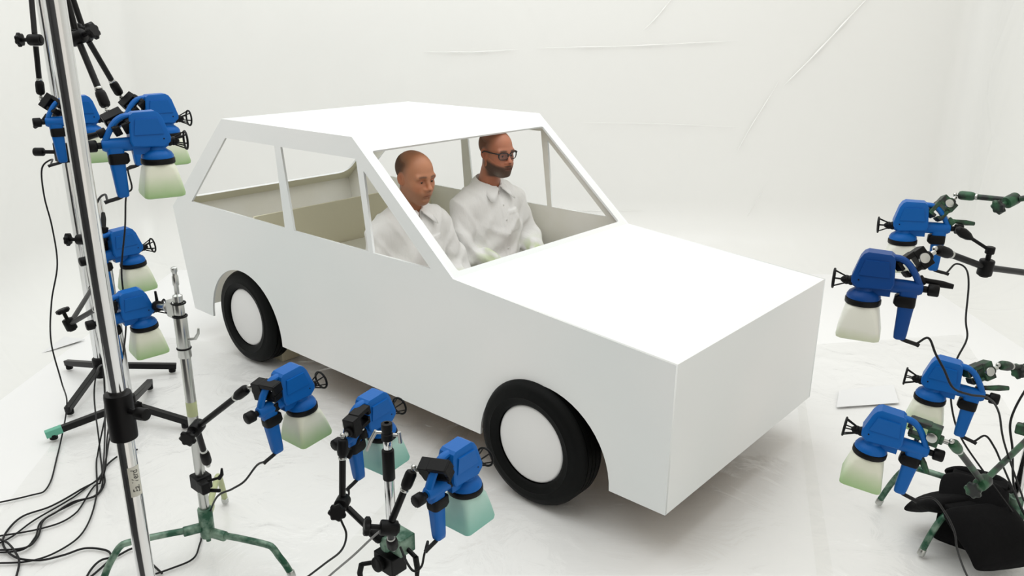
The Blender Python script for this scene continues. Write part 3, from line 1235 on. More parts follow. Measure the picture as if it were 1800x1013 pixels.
        ring.append([ax_ + e * (r0 - .003) + Vector((0, 0, zt - .045)), ax_ + e * r0 + Vector((0, 0, zt - .012)), ax_ + e * (r0 + .002) + Vector((0, 0, zt)),
                     ax_ + e * (r0 + .007) + Vector((0, 0, zt - .004)), ax_ + e * (r0 * .5 + r1 * .5 + .006) + Vector((0, 0, zt * .5 + z1 * .5 + .002)),
                     ax_ + e * r1 + Vector((0, 0, z1))])
    k = 6
    cl.add([p for r_ in ring for p in r_], [(i * k + j, (i + 1) * k + j, (i + 1) * k + j + 1, i * k + j + 1) for i in range(n) for j in range(k - 1)])
    co_ = cl.build('collar', M['collarcloth'] if 'collarcloth' in M else M.setdefault('collarcloth', mat('white_collar_cloth', (.86, .86, .85), .8)), sh_o, smooth=80)
    so = co_.modifiers.new('cloth_thickness', 'SOLIDIFY')
    so.thickness = .0035
    so.offset = 0
    for i, z in enumerate((.50, .42, .34, .26)):
        xs = np.linspace(.05, .22, 400, dtype=np.float32)
        dv = shirt(np.stack([xs, np.zeros_like(xs) + .001, np.zeros_like(xs) + z], -1))
        x_ = float(xs[np.argmax(dv > 0)])
        bt = MB()
        bt.rcyl((x_ - .002, .001, z), (x_ + .0025, .001, z), .0055, .001, 14)
        bt.build('button', M['button'], sh_o)
    # trousers
    V, F = skin_of(lambda P: smax(smin(legs(P, .008), ell(P, (0, 0, .08), (.14, .18, .11)), .05), P[..., 2] - .20, .01),
                   (-.20, -.30, -.26), (.86, .30, .24), .010)
    field_obj('trousers', [(V, F)], [M['trousers']], root)

    if hp['glasses']:
        gl = MB()
        ln = MB()
        for s in (-1, 1):
            pts = []
            for i in range(28):
                a = 2 * pi * i / 28
                ca, sa = cos(a), sin(a)
                y_ = s * .034 + .0255 * (abs(ca) ** .6) * (1 if ca > 0 else -1)
                z_ = .0 + .0165 * (abs(sa) ** .6) * (1 if sa > 0 else -1)
                pts.append(Vector((.104 - .22 * (abs(y_) - .01) - .0 * z_, y_, z_ - .001)))
            rs = []
            cen = sum(pts, Vector()) / 28
            for p in pts:
                d_ = (p - cen).normalized()
                th_ = .0052 if p.z > -.005 else .0026
                rs.append([p + Vector((.0022, 0, 0)), p + d_ * th_ + Vector((.0022, 0, 0)), p + d_ * th_ - Vector((.0022, 0, 0)), p - Vector((.0022, 0, 0))])
            gl.rings(rs, False, True)
            ln.add(pts, [tuple(range(28))])
            gl.tube([(.0945, s * .060, .012), (.085, s * .072, .014), (.05, s * .0775, .013), (.0, s * .0800, .012), (-.018, s * .0805, .002), (-.026, s * .080, -.012)], .0036, 8, smooth=4)
        gl.tube([(.1045, -.009, .006), (.1075, 0, .009), (.1045, .009, .006)], .0024, 8, smooth=4)
        for mb in (gl, ln):
            for v in mb.v:
                q = HC + Rm @ np.array(v, np.float32) * hs
                v[:] = tuple(float(t) for t in q)
        go = gl.build('glasses', M['spectacle'], root, smooth=50)
        tag(go, 'black-rimmed glasses')
        ln.build('lens', M['lens'], go, smooth=0)
    return root


person('bald person in a white shirt, dark hair at the sides, seated near the camera', (-1.790, .385, .443), -4,
       dict(key='near', head=(.040, 0, .772), roll=0, nod=8, turn=2, hs=1.04, wide=1.0, fat=1.06, skin=(.46, .200, .105), stubble=.35, stubcol=(.22, .13, .085),
            brow=.75, hairtop=.082, hairfront=.006, hairover=0., hairshade=.9, hairvol=.8, beard=False, glasses=False, seed=.4, paint=(1, 1, 1), painty=.45,
            arms=[((-.015, -.205, .490), (.045, -.255, .255), (.245, -.105, .175)), ((-.015, .205, .490), (.060, .250, .250), (.27, .115, .185))]))
person('bearded person in black glasses and white shirt, seated on the far side', (-1.790, .985, .480), -3,
       dict(key='far', head=(.045, 0, .790), roll=0, nod=5, turn=-3, hs=1.03, wide=.96, fat=1.0, skin=(.44, .170, .095), stubble=.95, stubcol=(.062, .038, .027),
            brow=.9, hairtop=.080, hairfront=.020, hairover=.6, hairshade=.70, hairvol=.55, beard=True, glasses=True, seed=2.1, paint=(1, 1, 1), painty=.8,
            arms=[((-.015, -.205, .495), (.055, -.260, .265), (.275, -.115, .190)), ((-.015, .205, .495), (.070, .255, .260), (.29, .110, .190))]))


# ------------------------------------------------------------------ spray guns
def rr(w, d, rad, n=5):
    """rounded rectangle, centred"""
    out = []
    for cx, cy, a0 in ((w - rad, d - rad, 0), (-(w - rad), d - rad, pi / 2), (-(w - rad), -(d - rad), pi), (w - rad, -(d - rad), 1.5 * pi)):
        for i in range(n + 1):
            a = a0 + pi / 2 * i / n
            out.append((cx + rad * cos(a), cy + rad * sin(a)))
    return out


def make_gun():
    g = thing('spray_gun', 'x', 'spray gun')
    h = MB()
    # barrel with a fuller middle
    h.lathe((-.102, 0, 0), (1, 0, 0), [(.010, 0), (.016, .002), (.0205, .010), (.0215, .05), (.0225, .10), (.0225, .165), (.019, .188), (.015, .196), (.010, .198)], 24)
    # motor housing: side outline, narrower towards the top
    lo = [(.098, .004), (.100, .018), (.084, .078), (.074, .094), (.062, .101), (-.004, .099), (-.014, .092), (-.018, .080), (-.022, .010), (-.016, -.006), (.080, -.012)]
    k = len(lo)
    prof = []
    for y, sx in ((-.036, .94), (-.0335, 1.0), (.0335, 1.0), (.036, .94)):
        prof.append([Vector((.04 + (x - .04) * sx * (1 if z < .05 else (.97 if abs(y) > .033 else 1)), y * (1 - .22 * max(0, z) / .1), .045 + (z - .045) * sx)) for x, z in lo])
    h.rings(prof)
    # side rib plates of the housing
    for s_ in (-1, 1):
        h.prism([(.080, .030), (.066, .078), (.0, .078), (-.008, .030)], s_ * .0290, s_ * .0365)
    # arched strap from the housing back down to the barrel
    h.tube([(-.004, 0, .087), (-.030, 0, .085), (-.052, 0, .072), (-.072, 0, .046), (-.087, 0, .018), (-.092, 0, .002)], .0100, 12, smooth=5, flat=1.35)
    # saddle above the jar lid
    h.lathe((.058, 0, -.052), (0, 0, 1), [(.047, 0), (.0495, .003), (.0495, .010), (.044, .020), (.030, .030), (.026, .045)], 32)
    h.box((.03, 0, -.018), (.09, .036, .03))
    h.build('housing', M['blue'], g, smooth=32)
    # grip handle
    hd = MB()
    rs = []
    for z, cx, w, d in ((-.006, -.064, .026, .019), (-.03, -.064, .0245, .0185), (-.09, -.062, .021, .0175), (-.150, -.060, .0185, .0165), (-.163, -.0595, .017, .015), (-.167, -.0595, .013, .011)):
        rs.append([Vector((cx + x, y, z)) for x, y in rr(w, d, min(w, d) * .62, 4)])
    hd.rings(rs)
    hd.build('handle', M['blue'], g, smooth=40)
    tg = MB()
    rs = []
    for z, cx, w, d in ((-.026, -.060, .0265, .021), (-.030, -.058, .030, .0225), (-.052, -.057, .031, .0225), (-.060, -.060, .027, .021)):
        rs.append([Vector((cx + x, y, z)) for x, y in rr(w, d, d * .6, 4)])
    tg.rings(rs)
    tg.build('trigger', M['black'], g, smooth=40)
    kn = MB()
    kn.rcyl((-.100, 0, 0), (-.116, 0, 0), .010)
    rs = []
    for x, rad in ((-.114, .0145), (-.117, .0175), (-.142, .0175), (-.145, .0145)):
        rs.append([Vector((x, (rad + .0012 * (a % 2)) * cos(2 * pi * a / 28), (rad + .0012 * (a % 2)) * sin(2 * pi * a / 28))) for a in range(28)])
    kn.rings(rs)
    kn.build('adjusting_knob', M['black'], g, smooth=50)
    nz = MB()
    nz.lathe((.094, 0, 0), (1, 0, 0), [(.015, 0), (.016, .006), (.0135, .012), (.0135, .020), (.010, .024), (.010, .030), (.004, .036)], 20)
    nz.build('nozzle', M['black'], g, smooth=40)
    gd = MB()
    gd.torus((.150, 0, 0), (1, 0, 0), .0290, .0036, 32, 8)
    for i in range(6):
        a = 2 * pi * (i + .25) / 6
        gd.cyl((.113, .011 * cos(a), .011 * sin(a)), (.150, .0285 * cos(a), .0285 * sin(a)), .0023, n=8)
    gd.rcyl((.107, 0, 0), (.118, 0, 0), .0145)
    gd.build('nozzle_guard', M['black'], g, smooth=40)
    cl = MB()
    cl.lathe((.058, 0, -.068), (0, 0, 1), [(.044, 0), (.0515, .001), (.0525, .003), (.0525, .015), (.051, .018), (.044, .018)], 36)
    cl.build('jar_collar', M['black'], g, smooth=40)
    j = MB()
    rs = []
    for z, w, rad in ((-.062, .043, .040), (-.070, .046, .034), (-.082, .0495, .020), (-.125, .0575, .014), (-.160, .0635, .013), (-.169, .0620, .014), (-.173, .056, .014)):
        rs.append([Vector((.058 + x, y, z)) for x, y in rr(w, w, rad, 6)])
    j.rings(rs)
    j.build('paint_jar', M['jar_green'], g, smooth=40)
    for x in (.078,):
        for y in (-1, 1):
            sw = MB()
            sw.cyl((x, y * .030, .014), (x, y * .0356, .014), .0024, n=10)
            sw.build('screw', M['black'], g, smooth=40)
    return g


GUN0 = make_gun()
GUNS = {}


def place_gun(key, loc, az, pitch, jar, label, cord, blue='blue', first=[True]):
    g = GUN0 if first[0] else dup(GUN0)
    first[0] = False
    g.location = loc
    g.rotation_euler = (0, R(-pitch), R(az))
    g['label'] = label
    g['group'] = 'blue spray guns aimed at the car'
    for c in list(g.children):
        b = c.name.split('.')[0]
        if b == 'paint_jar' and jar != 'jar_green':
            c.data = c.data.copy()
            c.data.materials[0] = M[jar]
        if b in ('housing', 'handle') and blue != 'blue':
            c.data = c.data.copy()
            c.data.materials[0] = M[blue]
    mw = Matrix.Translation(loc) @ Euler((0, R(-pitch), R(az))).to_matrix().to_4x4()
    inv = mw.inverted()
    st = [Vector((-.0595, 0, -.160)), Vector((-.070, 0, -.168)), Vector((-.105, 0, -.176))]
    pts = catmull([mw @ q for q in st[1:]] + [Vector(p) for p in cord], 8)
    for q in pts:
        q.z = max(q.z, .010)
    cb = MB()
    cb.tube([inv @ q for q in pts], .0036, 8)
    cb.tube(catmull(st + [st[-1] + Vector((-.012, 0, -.004))], 4), .0062, 10)
    cb.build('power_cord', M['cable'], g, smooth=60)
    GUNS[key] = mw
    return g


place_gun(1, ((-2.3291, -0.9791, 1.5590)), 74, 0, 'jar_green', 'blue spray gun half hidden behind the tall foreground chrome pole, upper left',
          [(-2.4667, -1.0336, 1.3896), (-2.4913, -1.0713, 1.3525), (-2.5126, -1.0741, 1.2293), (-2.5111, -1.0646, 1.0889), (-2.5645, -1.0516, 0.9062), (-2.6006, -1.0899, 0.7313), (-2.6156, -1.1172, 0.5399), (-2.5916, -1.1124, 0.3442), (-2.8527, -1.0212, 0.1000), (-2.5883, -1.1763, 0.0120), (-2.2853, -1.3393, 0.0120), (-2.2681, -1.4263, 0.0120), (-2.3560, -1.6369, 0.0120)])
place_gun(2, ((-1.8886, -0.8634, 1.5860)), 81, 0, 'jar_green', 'blue spray gun at upper left, right behind the foremost gun, jar half hidden',
          [(-1.8866, -0.9708, 1.3375), (-1.8962, -0.9931, 1.3058), (-1.8738, -1.0243, 1.1901), (-1.8955, -1.0539, 1.0068), (-1.8922, -1.0639, 0.8185), (-1.9634, -1.0802, 0.6044), (-2.0417, -1.1477, 0.2875), (-2.1806, -1.1517, 0.0120), (-2.1052, -1.3277, 0.0120), (-2.0577, -1.4801, 0.0120), (-1.9973, -1.6062, 0.0120), (-2.0123, -1.7397, 0.0120)])
place_gun(3, ((-1.3274, -1.1839, 1.5888)), 74, 0, 'jar_green', 'blue spray gun foremost of the upper left cluster, whole side in view, pale green jar',
          [(-1.4087, -1.2708, 1.4248), (-1.4631, -1.2753, 1.3949), (-1.5129, -1.2902, 1.3008), (-1.5759, -1.2856, 0.9590), (-1.6856, -1.2757, 0.5627), (-2.1406, -1.1790, 0.0120), (-1.9787, -1.3556, 0.0120), (-1.9780, -1.4879, 0.0120), (-2.0885, -1.6774, 0.0120)])
place_gun(4, ((-2.0760, -0.9880, 1.0376)), 86, 3, 'jar_green', 'blue spray gun at mid left above another gun, right of the foreground chrome pole',
          [(-2.1831, -1.0285, 0.8392), (-2.2292, -1.0264, 0.6175), (-2.3619, -1.0054, 0.2920), (-2.3983, -1.0778, 0.0120), (-2.0598, -1.2285, 0.0120), (-1.8423, -1.3669, 0.0120), (-1.7745, -1.4807, 0.0120), (-1.7901, -1.5975, 0.0120), (-1.9224, -1.7288, 0.0120)])
place_gun(5, ((-1.7973, -1.1018, 0.8622)), 80, 3, 'jar_green', 'blue spray gun held by the chrome grip head on the short spigot stand',
          [(-1.9172, -1.1620, 0.6445), (-2.1310, -1.1145, 0.5402), (-2.2140, -1.1171, 0.3806), (-2.4443, -1.0473, 0.0120), (-2.0905, -1.1959, 0.0120), (-2.0650, -1.3207, 0.0120), (-2.0319, -1.4571, 0.0120), (-1.9309, -1.5221, 0.0120), (-1.8855, -1.5939, 0.0120), (-1.9917, -1.7074, 0.0120)])
place_gun(6, ((-0.8236, -1.0484, 0.8041)), 92, 6, 'jar_green', 'blue spray gun below the car sill with a pale green jar, near the green-based stand',
          [(-0.8854, -1.1327, 0.5755), (-0.9462, -1.1495, 0.4985), (-1.0135, -1.1614, 0.4455), (-1.1317, -1.1623, 0.3597), (-1.4996, -1.0355, 0.0120), (-1.4117, -1.1092, 0.0120), (-1.3422, -1.1758, 0.0120), (-1.3485, -1.2632, 0.0120), (-1.3795, -1.3780, 0.0120)])
place_gun(7, ((-0.6041, -0.8918, 0.7259)), 95, 4, 'jar_teal', 'blue spray gun with teal jar partly behind the short chrome post',
          [(-0.5813, -1.0015, 0.5262), (-0.5880, -1.0424, 0.5098), (-0.5668, -1.0443, 0.4637), (-0.5593, -1.0338, 0.4091), (-0.5893, -1.0361, 0.3361), (-0.6867, -1.0388, 0.2366), (-0.8175, -1.0723, 0.1013)])
place_gun(8, ((-0.1757, -0.9386, 0.7246)), 92, 2, 'jar_teal', 'blue spray gun with teal jar in front of the front wheel',
          [(-0.1944, -1.0183, 0.5483), (-0.1938, -1.0335, 0.5126), (-0.1864, -1.0525, 0.4863), (-0.1995, -1.0694, 0.4738), (-0.2255, -1.0714, 0.4890), (-0.2763, -1.0516, 0.5077)])
place_gun(9, ((0.4723, 0.9615, 1.2255)), 200, -2, 'jar_pale', 'topmost blue spray gun on the right, with a whitish jar',
          [(0.5913, 1.0699, 1.0778), (0.6293, 1.0703, 1.0670), (0.6568, 1.0308, 1.0178), (0.6823, 0.9611, 0.9039), (0.7054, 0.9250, 0.8396), (0.6970, 0.8601, 0.7718), (0.6933, 0.8491, 0.6905), (0.7202, 0.8259, 0.5846), (0.7687, 0.8236, 0.4830), (0.8606, 0.8501, 0.3614), (0.9732, 0.8858, 0.2196)])
place_gun(10, ((0.6013, 0.1618, 1.2152)), 196, 0, 'jar_pale', 'dark blue spray gun at right just below the topmost one, with whitish jar',
          [(0.7322, 0.2082, 1.0616), (0.7594, 0.2117, 1.0158), (0.7892, 0.2175, 0.9700), (0.8179, 0.2437, 0.9091), (0.8565, 0.3049, 0.8766), (0.8934, 0.3929, 0.8451), (0.9128, 0.5108, 0.7572), (0.9355, 0.6059, 0.6108), (1.0163, 0.7108, 0.3717)], 'darkblue')
place_gun(11, ((0.7513, 0.5848, 0.7685)), 191, 4, 'jar_green', 'blue spray gun at lower right with a cord crossing its housing, above the lowest one',
          [(0.8711, 0.6321, 0.6072), (0.9033, 0.6437, 0.5698), (0.9295, 0.6685, 0.5109), (0.9959, 0.7506, 0.3438), (1.0884, 0.8197, 0.1589)])
place_gun(12, ((0.6974, 0.1646, 0.7132)), 195, 7, 'jar_green', 'lowest blue spray gun on the right, in front of the green stand leg',
          [(0.8240, 0.2231, 0.5321), (0.8606, 0.2584, 0.4762), (0.8923, 0.2836, 0.4074), (0.9084, 0.3159, 0.3217), (0.9390, 0.4180, 0.1758), (0.9869, 0.5344, 0.0278)])


# ------------------------------------------------------------------ articulated arms and clamps
def star_knob(mb, p, d, r=.026, n=7, h=.018):
    p = Vector(p)
    u, w, d = frame(d)
    rs = []
    m = n * 6
    for hh, k in ((0, .82), (.004, 1), (h - .004, 1), (h, .8)):
        rs.append([p + d * hh + (u * cos(2 * pi * a / m) + w * sin(2 * pi * a / m)) * r * k * (1 + .10 * cos(n * 2 * pi * a / m)) for a in range(m)])
    mb.rings(rs)


def arm(label, g, e, p, knob, tint='blackmetal', knob_r=.026, lever=False):
    """articulated arm: ball at the gun clamp g, elbow e, ball at the pole clamp p"""
    g, e, p = Vector(g), Vector(e), Vector(p)
    root = thing('articulated_arm', label, 'camera arm', e, 'articulated arms holding the spray guns')
    t = M[tint]
    k = Vector(knob).normalized()
    for a in (g, p):
        d = (a - e).normalized()
        L = (a - e).length
        tb = MB()
        tb.cyl(e + d * .025, a - d * .050, .0105, .0105, 16)
        tb.build('tube', t, root, loc=e).location = (0, 0, 0)
        sk = MB()
        sk.lathe(a - d * .068, d, [(.011, 0), (.0155, .006), (.017, .016), (.017, .046), (.0145, .054), (.008, .058)], 20)
        sk.build('end_socket', M['black'] if tint == 'blackmetal' else t, root, loc=e).location = (0, 0, 0)
        ring = MB()
        ring.rcyl(a - d * .078, a - d * .069, .0125, .002)
        ring.build('ring', M['dullchrome'], root, loc=e).location = (0, 0, 0)
        bl = MB()
        bl.cyl(a - d * .014, a + d * .004, .0055, n=12)
        bl.sphere(a, .0085, 14)
        bl.build('ball_joint', M['dullchrome'], root, loc=e).location = (0, 0, 0)
    jb = MB()
    jb.rcyl(e - k * .026, e + k * .026, .0225, .005, 24)
    jb.rcyl(e - k * .030, e - k * .026, .014, .001, 16)
    jb.build('elbow_joint', M['black'] if tint == 'blackmetal' else t, root, loc=e).location = (0, 0, 0)
    kb = MB()
    kb.cyl(e + k * .024, e + k * .058, .008, n=12)
    if lever:
        kb.rcyl(e + k * .045, e + k * .068, .014)
        u = Vector(lever).normalized()
        b = e + k * .056
        kb.cyl(b, b + u * .085, .0055, n=10)
        kb.lathe(b + u * .07, u, [(.006, 0), (.013, .015), (.016, .035), (.012, .055), (.004, .062)], 16)
        kb.build('locking_lever', M['black'] if tint == 'blackmetal' else t, root, loc=e).location = (0, 0, 0)
    else:
        star_knob(kb, e + k * .054, k, knob_r)
        kb.build('locking_knob', M['black'] if tint == 'blackmetal' else t, root, loc=e).location = (0, 0, 0)
    return root


def clamp(label, pos, to_arm, grip, lever=None, tint='black', s=1., mount='holding a gun'):
    """jaw clamp: body at pos, jaws open along -to_arm side, spindle and lever to one side"""
    pos = Vector(pos)
    z = Vector(to_arm).normalized()
    x = Vector(grip)
    x = (x - z * x.dot(z)).normalized()
    y = z.cross(x)
    m = Matrix((x, y, z)).transposed()

    def q(a, b, c):
        return pos + m @ (Vector((a, b, c)) * s)
    root = thing('grip_clamp', label, 'clamp', pos, mount)
    b = MB()
    b.box(q(0, 0, .012), (.034 * s, .050 * s, .030 * s), m)
    b.box(q(0, -.021, -.022), (.032 * s, .012 * s, .048 * s), m)
    b.box(q(0, -.014, -.044), (.030 * s, .024 * s, .010 * s), m)
    b.rcyl(q(0, .006, .022), q(0, .006, .036), .012 * s)
    b.build('body', M[tint], root, bevel=.003 * s, loc=pos).location = (0, 0, 0)
    j = MB()
    j.box(q(0, .016, -.024), (.028 * s, .010 * s, .036 * s), m)
    j.box(q(0, .010, -.040), (.026 * s, .014 * s, .008 * s), m)
    j.build('jaw', M[tint], root, bevel=.002 * s, loc=pos).location = (0, 0, 0)
    st = MB()
    st.cyl(q(0, .006, .034), q(0, .006, .048), .006 * s, n=12)
    sp = MB()
    sp.rcyl(q(0, .016, -.020), q(0, .040, -.020), .0065 * s)
    sp.build('spindle', M['dullchrome'], root, loc=pos).location = (0, 0, 0)
    pv = MB()
    pv.rcyl(q(.010, .0, .010), q(.024, .0, .010), .013 * s)
    pv.build('pivot_cap', M['dullchrome'], root, loc=pos).location = (0, 0, 0)
    st.build('stud', M['dullchrome'], root, loc=pos).location = (0, 0, 0)
    lv = MB()
    u = Vector(lever).normalized() if lever else (m @ Vector((.3, .7, .6))).normalized()
    a = q(0, .040, -.020)
    lv.rcyl(a - (m @ Vector((0, .006, 0))) * s, a + (m @ Vector((0, .016, 0))) * s, .011 * s)
    lv.tube([a, a + u * .02 * s, a + u * .05 * s, a + u * .075 * s], [.007 * s, .0065 * s, .0085 * s, .006 * s], 10)
    lv.build('lever', M['black'] if tint == 'black' else M[tint], root, smooth=50, loc=pos).location = (0, 0, 0)
    return root


def on_gun(key, x, z, y=0.):
    return GUNS[key] @ Vector((x, y, z))


def rig(key, side, elbow, pole, knob, who, tint='blackmetal', lever=False, gl=None, pt=None, lift=.070, back=-.062, glev=None):
    """arm + gun clamp + pole clamp for gun 'key'"""
    e, p = Vector(elbow), Vector(pole)
    seat = on_gun(key, back, .055, side)
    gpos = Vector(gl) if gl else on_gun(key, back - .018, .055 + lift, side * 1.6)
    d = (gpos - seat).normalized()
    ct = 'black' if tint == 'blackmetal' else tint
    base = seat + d * .036
    tip = base + d * .066
    clamp('%s clamp on %s' % ('black' if ct == 'black' else 'green-spattered', who), base, d, GUNS[key].to_3x3() @ Vector((0, 1, 0)), glev, ct, 1.25, 'clamps gripping the spray guns')
    arm('%s articulated arm carrying %s' % ('black' if ct == 'black' else 'green-spattered', who), tip, e, p, knob, tint, lever=lever)
    return tip


# left cluster, hanging from a crossbar above
XB0, XB1 = Vector((-.314, -1.754, 2.62)), Vector((-3.223, -.695, 2.62))


def xbar(t):
    return XB0.lerp(XB1, t)


up = (0, 0, 1)
rig(1, 0, ((-2.4044, -1.0441, 1.8783)), xbar(.80) - Vector((0, 0, .06)), (-.75, -.60, 0), 'the spray gun half hidden by the foreground pole', gl=((-2.4101, -1.0417, 1.6407)), back=-.05)
rig(2, 0, ((-1.9332, -1.0416, 1.9048)), xbar(.58) - Vector((0, 0, .06)), (.55, -.5, .2), 'the rear spray gun of the upper left cluster', gl=((-1.9474, -0.9105, 1.6590)), back=-.04)
rig(3, 0, ((-1.5408, -1.2296, 1.9076)), xbar(.44) - Vector((0, 0, .06)), (.7, .4, .3), 'the foremost spray gun of the upper left cluster', gl=((-1.4102, -1.2169, 1.6777)), back=-.04)
rig(4, 0, ((-2.2959, -1.0269, 1.0663)), (-2.725, -.835, 1.08), (-.75, -.66, 0), 'the mid left spray gun beside the foreground pole', gl=((-2.1568, -0.9866, 1.0737)), back=-.05)
rig(5, 0, ((-2.2105, -1.1651, 0.7413)), (-2.735, -.845, .72), (-.2, -.2, .9), 'the spray gun beside the spigot stand', gl=((-2.0422, -1.1181, 0.8650)), back=-.05)
rig(6, -.02, ((-1.1045, -1.2131, 0.6673)), ((-1.1433, -1.1707, 0.4909)), (.55, -.8, -.1), 'the spray gun below the car sill', gl=((-0.8782, -1.1171, 0.8512)), back=-.045)
rig(7, -.02, ((-0.5398, -1.0549, 0.5449)), ((-0.3812, -1.0252, 0.4574)), (.6, -.75, .1), 'the spray gun behind the short chrome post', gl=((-0.5579, -1.0164, 0.7638)), back=-.035)
rig(8, -.02, ((-0.2863, -1.0823, 0.5847)), ((-0.3301, -1.0330, 0.4658)), (-.55, -.75, .2), 'the spray gun in front of the front wheel', gl=((-0.2453, -1.0092, 0.7653)), back=-.045)
rig(9, 0, ((0.7398, 1.0422, 1.3565)), ((0.9611, 1.0710, 1.4289)), (-.4, -.75, -.3), 'the topmost spray gun on the right', 'greenarm', gl=((0.5440, 1.0295, 1.3340)), back=-.05, glev=(.8, .6, -.1))
rig(10, -.02, ((0.8028, 0.4612, 1.2436)), ((0.9834, 0.9583, 1.1279)), (.05, 0, 1), 'the dark blue spray gun', lever=(-.75, -.55, .55), gl=((0.6763, 0.2386, 1.3052)), back=-.05)
rig(11, -.02, ((0.9332, 0.8571, 0.8058)), ((0.9768, 1.0241, 0.7819)), (-.4, -.8, 0), 'the lower right spray gun with the crossing cord', 'greenarm', gl=((0.8254, 0.6498, 0.8336)), back=-.05, glev=(.8, .55, .05))
rig(12, -.02, ((0.9193, 0.4437, 0.5279)), ((1.0001, 0.9912, 0.5654)), (-.2, -.9, -.1), 'the lowest spray gun on the right', 'greenarm', gl=((0.7842, 0.2034, 0.7570)), back=-.05)


# ------------------------------------------------------------------ stands
def pipe(name, m, parent, a, b, r, n=28):
    o = MB()
    o.rcyl(a, b, r, .003, n)
    return o.build(name, m, parent)


# tall foreground stand
A = thing('light_stand', 'tall chrome light stand in the left foreground with a black collar', 'light stand', (-.314, -1.754, 0))
pipe('lower_column', M['chrome'], A, (0, 0, .06), (0, 0, 1.14), .0185)
pipe('upper_column', M['chrome'], A, (0, 0, 1.14), (0, 0, 2.70), .0178)
co = MB()
co.lathe((0, 0, 1.135), (0, 0, 1), [(.020, 0), (.027, .004), (.0275, .01), (.0275, .100), (.0265, .106), (.020, .108)], 32)
co.build('collar', M['black'], A)
kk = MB()
kd = Vector((.95, .3, 0)).normalized()
kk.cyl((kd * .024)[:2] + (1.20,) if False else (kd.x * .024, kd.y * .024, 1.205), (kd.x * .052, kd.y * .052, 1.205), .006)
kk.rcyl((kd.x * .048, kd.y * .048, 1.205), (kd.x * .075, kd.y * .075, 1.207), .013)
kk.build('locking_knob', M['black'], A)
for i in range(3):
    a = R(35 + 120 * i)
    lg = MB()
    lg.tube([(.02 * cos(a), .02 * sin(a), .26), (.20 * cos(a), .20 * sin(a), .13), (.42 * cos(a), .42 * sin(a), .022)], .013, 12)
    lg.build('leg', M['chrome'], A)
# the hand-lettered tape
tp = MB()
fa = math.atan2(CAM.y + 1.754, CAM.x + .314) + R(28)
vs, fs = [], []
for i in range(25):
    a = fa + R(-42 + 84 * i / 24)
    for z in (1.005, 1.075):
        vs.append((.0190 * cos(a), .0190 * sin(a), z))
for i in range(24):
    fs.append((2 * i, 2 * i + 2, 2 * i + 3, 2 * i + 1))
tp.add(vs, fs)
tape = tp.build('label_tape', M['tape'], A, smooth=180)
tag(tape, 'pale tape with black handwriting running up the pole')
fc = bpy.data.curves.new('lettering', 'FONT')
fc.body = 'Ea. Verd'
fc.size = .022
fc.shear = .3
fc.align_x = 'CENTER'
fc.align_y = 'CENTER'
fc.resolution_u = 3
tmp = bpy.data.objects.new('lettering', fc)
COL.objects.link(tmp)
me = bpy.data.meshes.new_from_object(tmp.evaluated_get(bpy.context.evaluated_depsgraph_get()))
bpy.data.objects.remove(tmp)
for v in me.vertices:
    a = fa - v.co.y / .0195 * 1.0
    z = 1.040 + v.co.x * .72
    v.co = (.0197 * cos(a), .0197 * sin(a), z)
me.materials.clear()
me.materials.append(M['ink'])
me.name = 'lettering'
lo = bpy.data.objects.new('lettering', me)
COL.objects.link(lo)
lo.parent = tape
# crossbar
cb = MB()
cb.rcyl(XB0 + (XB0 - XB1).normalized() * .1, XB1 + (XB1 - XB0).normalized() * .1, .016)
tag(cb.build('crossbar', M['chrome'], loc=XB0), 'chrome crossbar above the frame joining the two tall left stands', 'crossbar')

# black three-legged column stands behind it
def column_stand(label, c, feet, h, r, hub_z=.075, foot_mats=None):
    s_ = thing('column_stand', label, 'light stand', (c[0], c[1], 0))
    pipe('column', M['chrome'], s_, (0, 0, .03), (0, 0, h * .55), r)
    pipe('upper_column', M['chrome'], s_, (0, 0, h * .55), (0, 0, h), r * .84)
    hb = MB()
    hb.rcyl((0, 0, .035), (0, 0, .15), r * 1.45, .006)
    hb.build('hub', M['black'], s_)
    hb = MB()
    hb.rcyl((0, 0, h * .55 - .05), (0, 0, h * .55 + .03), r * 1.25, .004)
    hb.build('collar', M['black'], s_)
    for i, ft in enumerate(feet):
        v = Vector((ft[0] - c[0], ft[1] - c[1], 0))
        d = v.normalized()
        a, b = Vector((d.x * r, d.y * r, .10)), v + Vector((0, 0, .045))
        u = (b - a).normalized()
        w = Vector((-d.y, d.x, 0))
        n = u.cross(w)
        rot = Matrix((u, w, n)).transposed()
        lg = MB()
        lg.box((a + b) / 2, ((b - a).length, .030, .032), rot)
        lo_ = lg.build('leg', M['blackmetal'], s_, bevel=.003)
        pd = MB()
        pd.rcyl((b.x - d.x * .025, b.y - d.y * .025, .012), (b.x - d.x * .025, b.y - d.y * .025, .040), .019, .004)
        pd.build('foot', M['black'], lo_)
        if foot_mats and foot_mats[i]:
            en = MB()
            en.box(b - u * .03, (.075, .033, .035), rot)
            tag(en.build('painted_end', M[foot_mats[i]], lo_, bevel=.003), 'teal paint on the leg end')
    kn = MB()
    kn.cyl((r, 0, .115), (r + .05, .01, .115), .007)
    star_knob(kn, (r + .045, .01, .115), (1, .2, 0), .022)
    kn.build('locking_knob', M['black'], s_)
    return s_


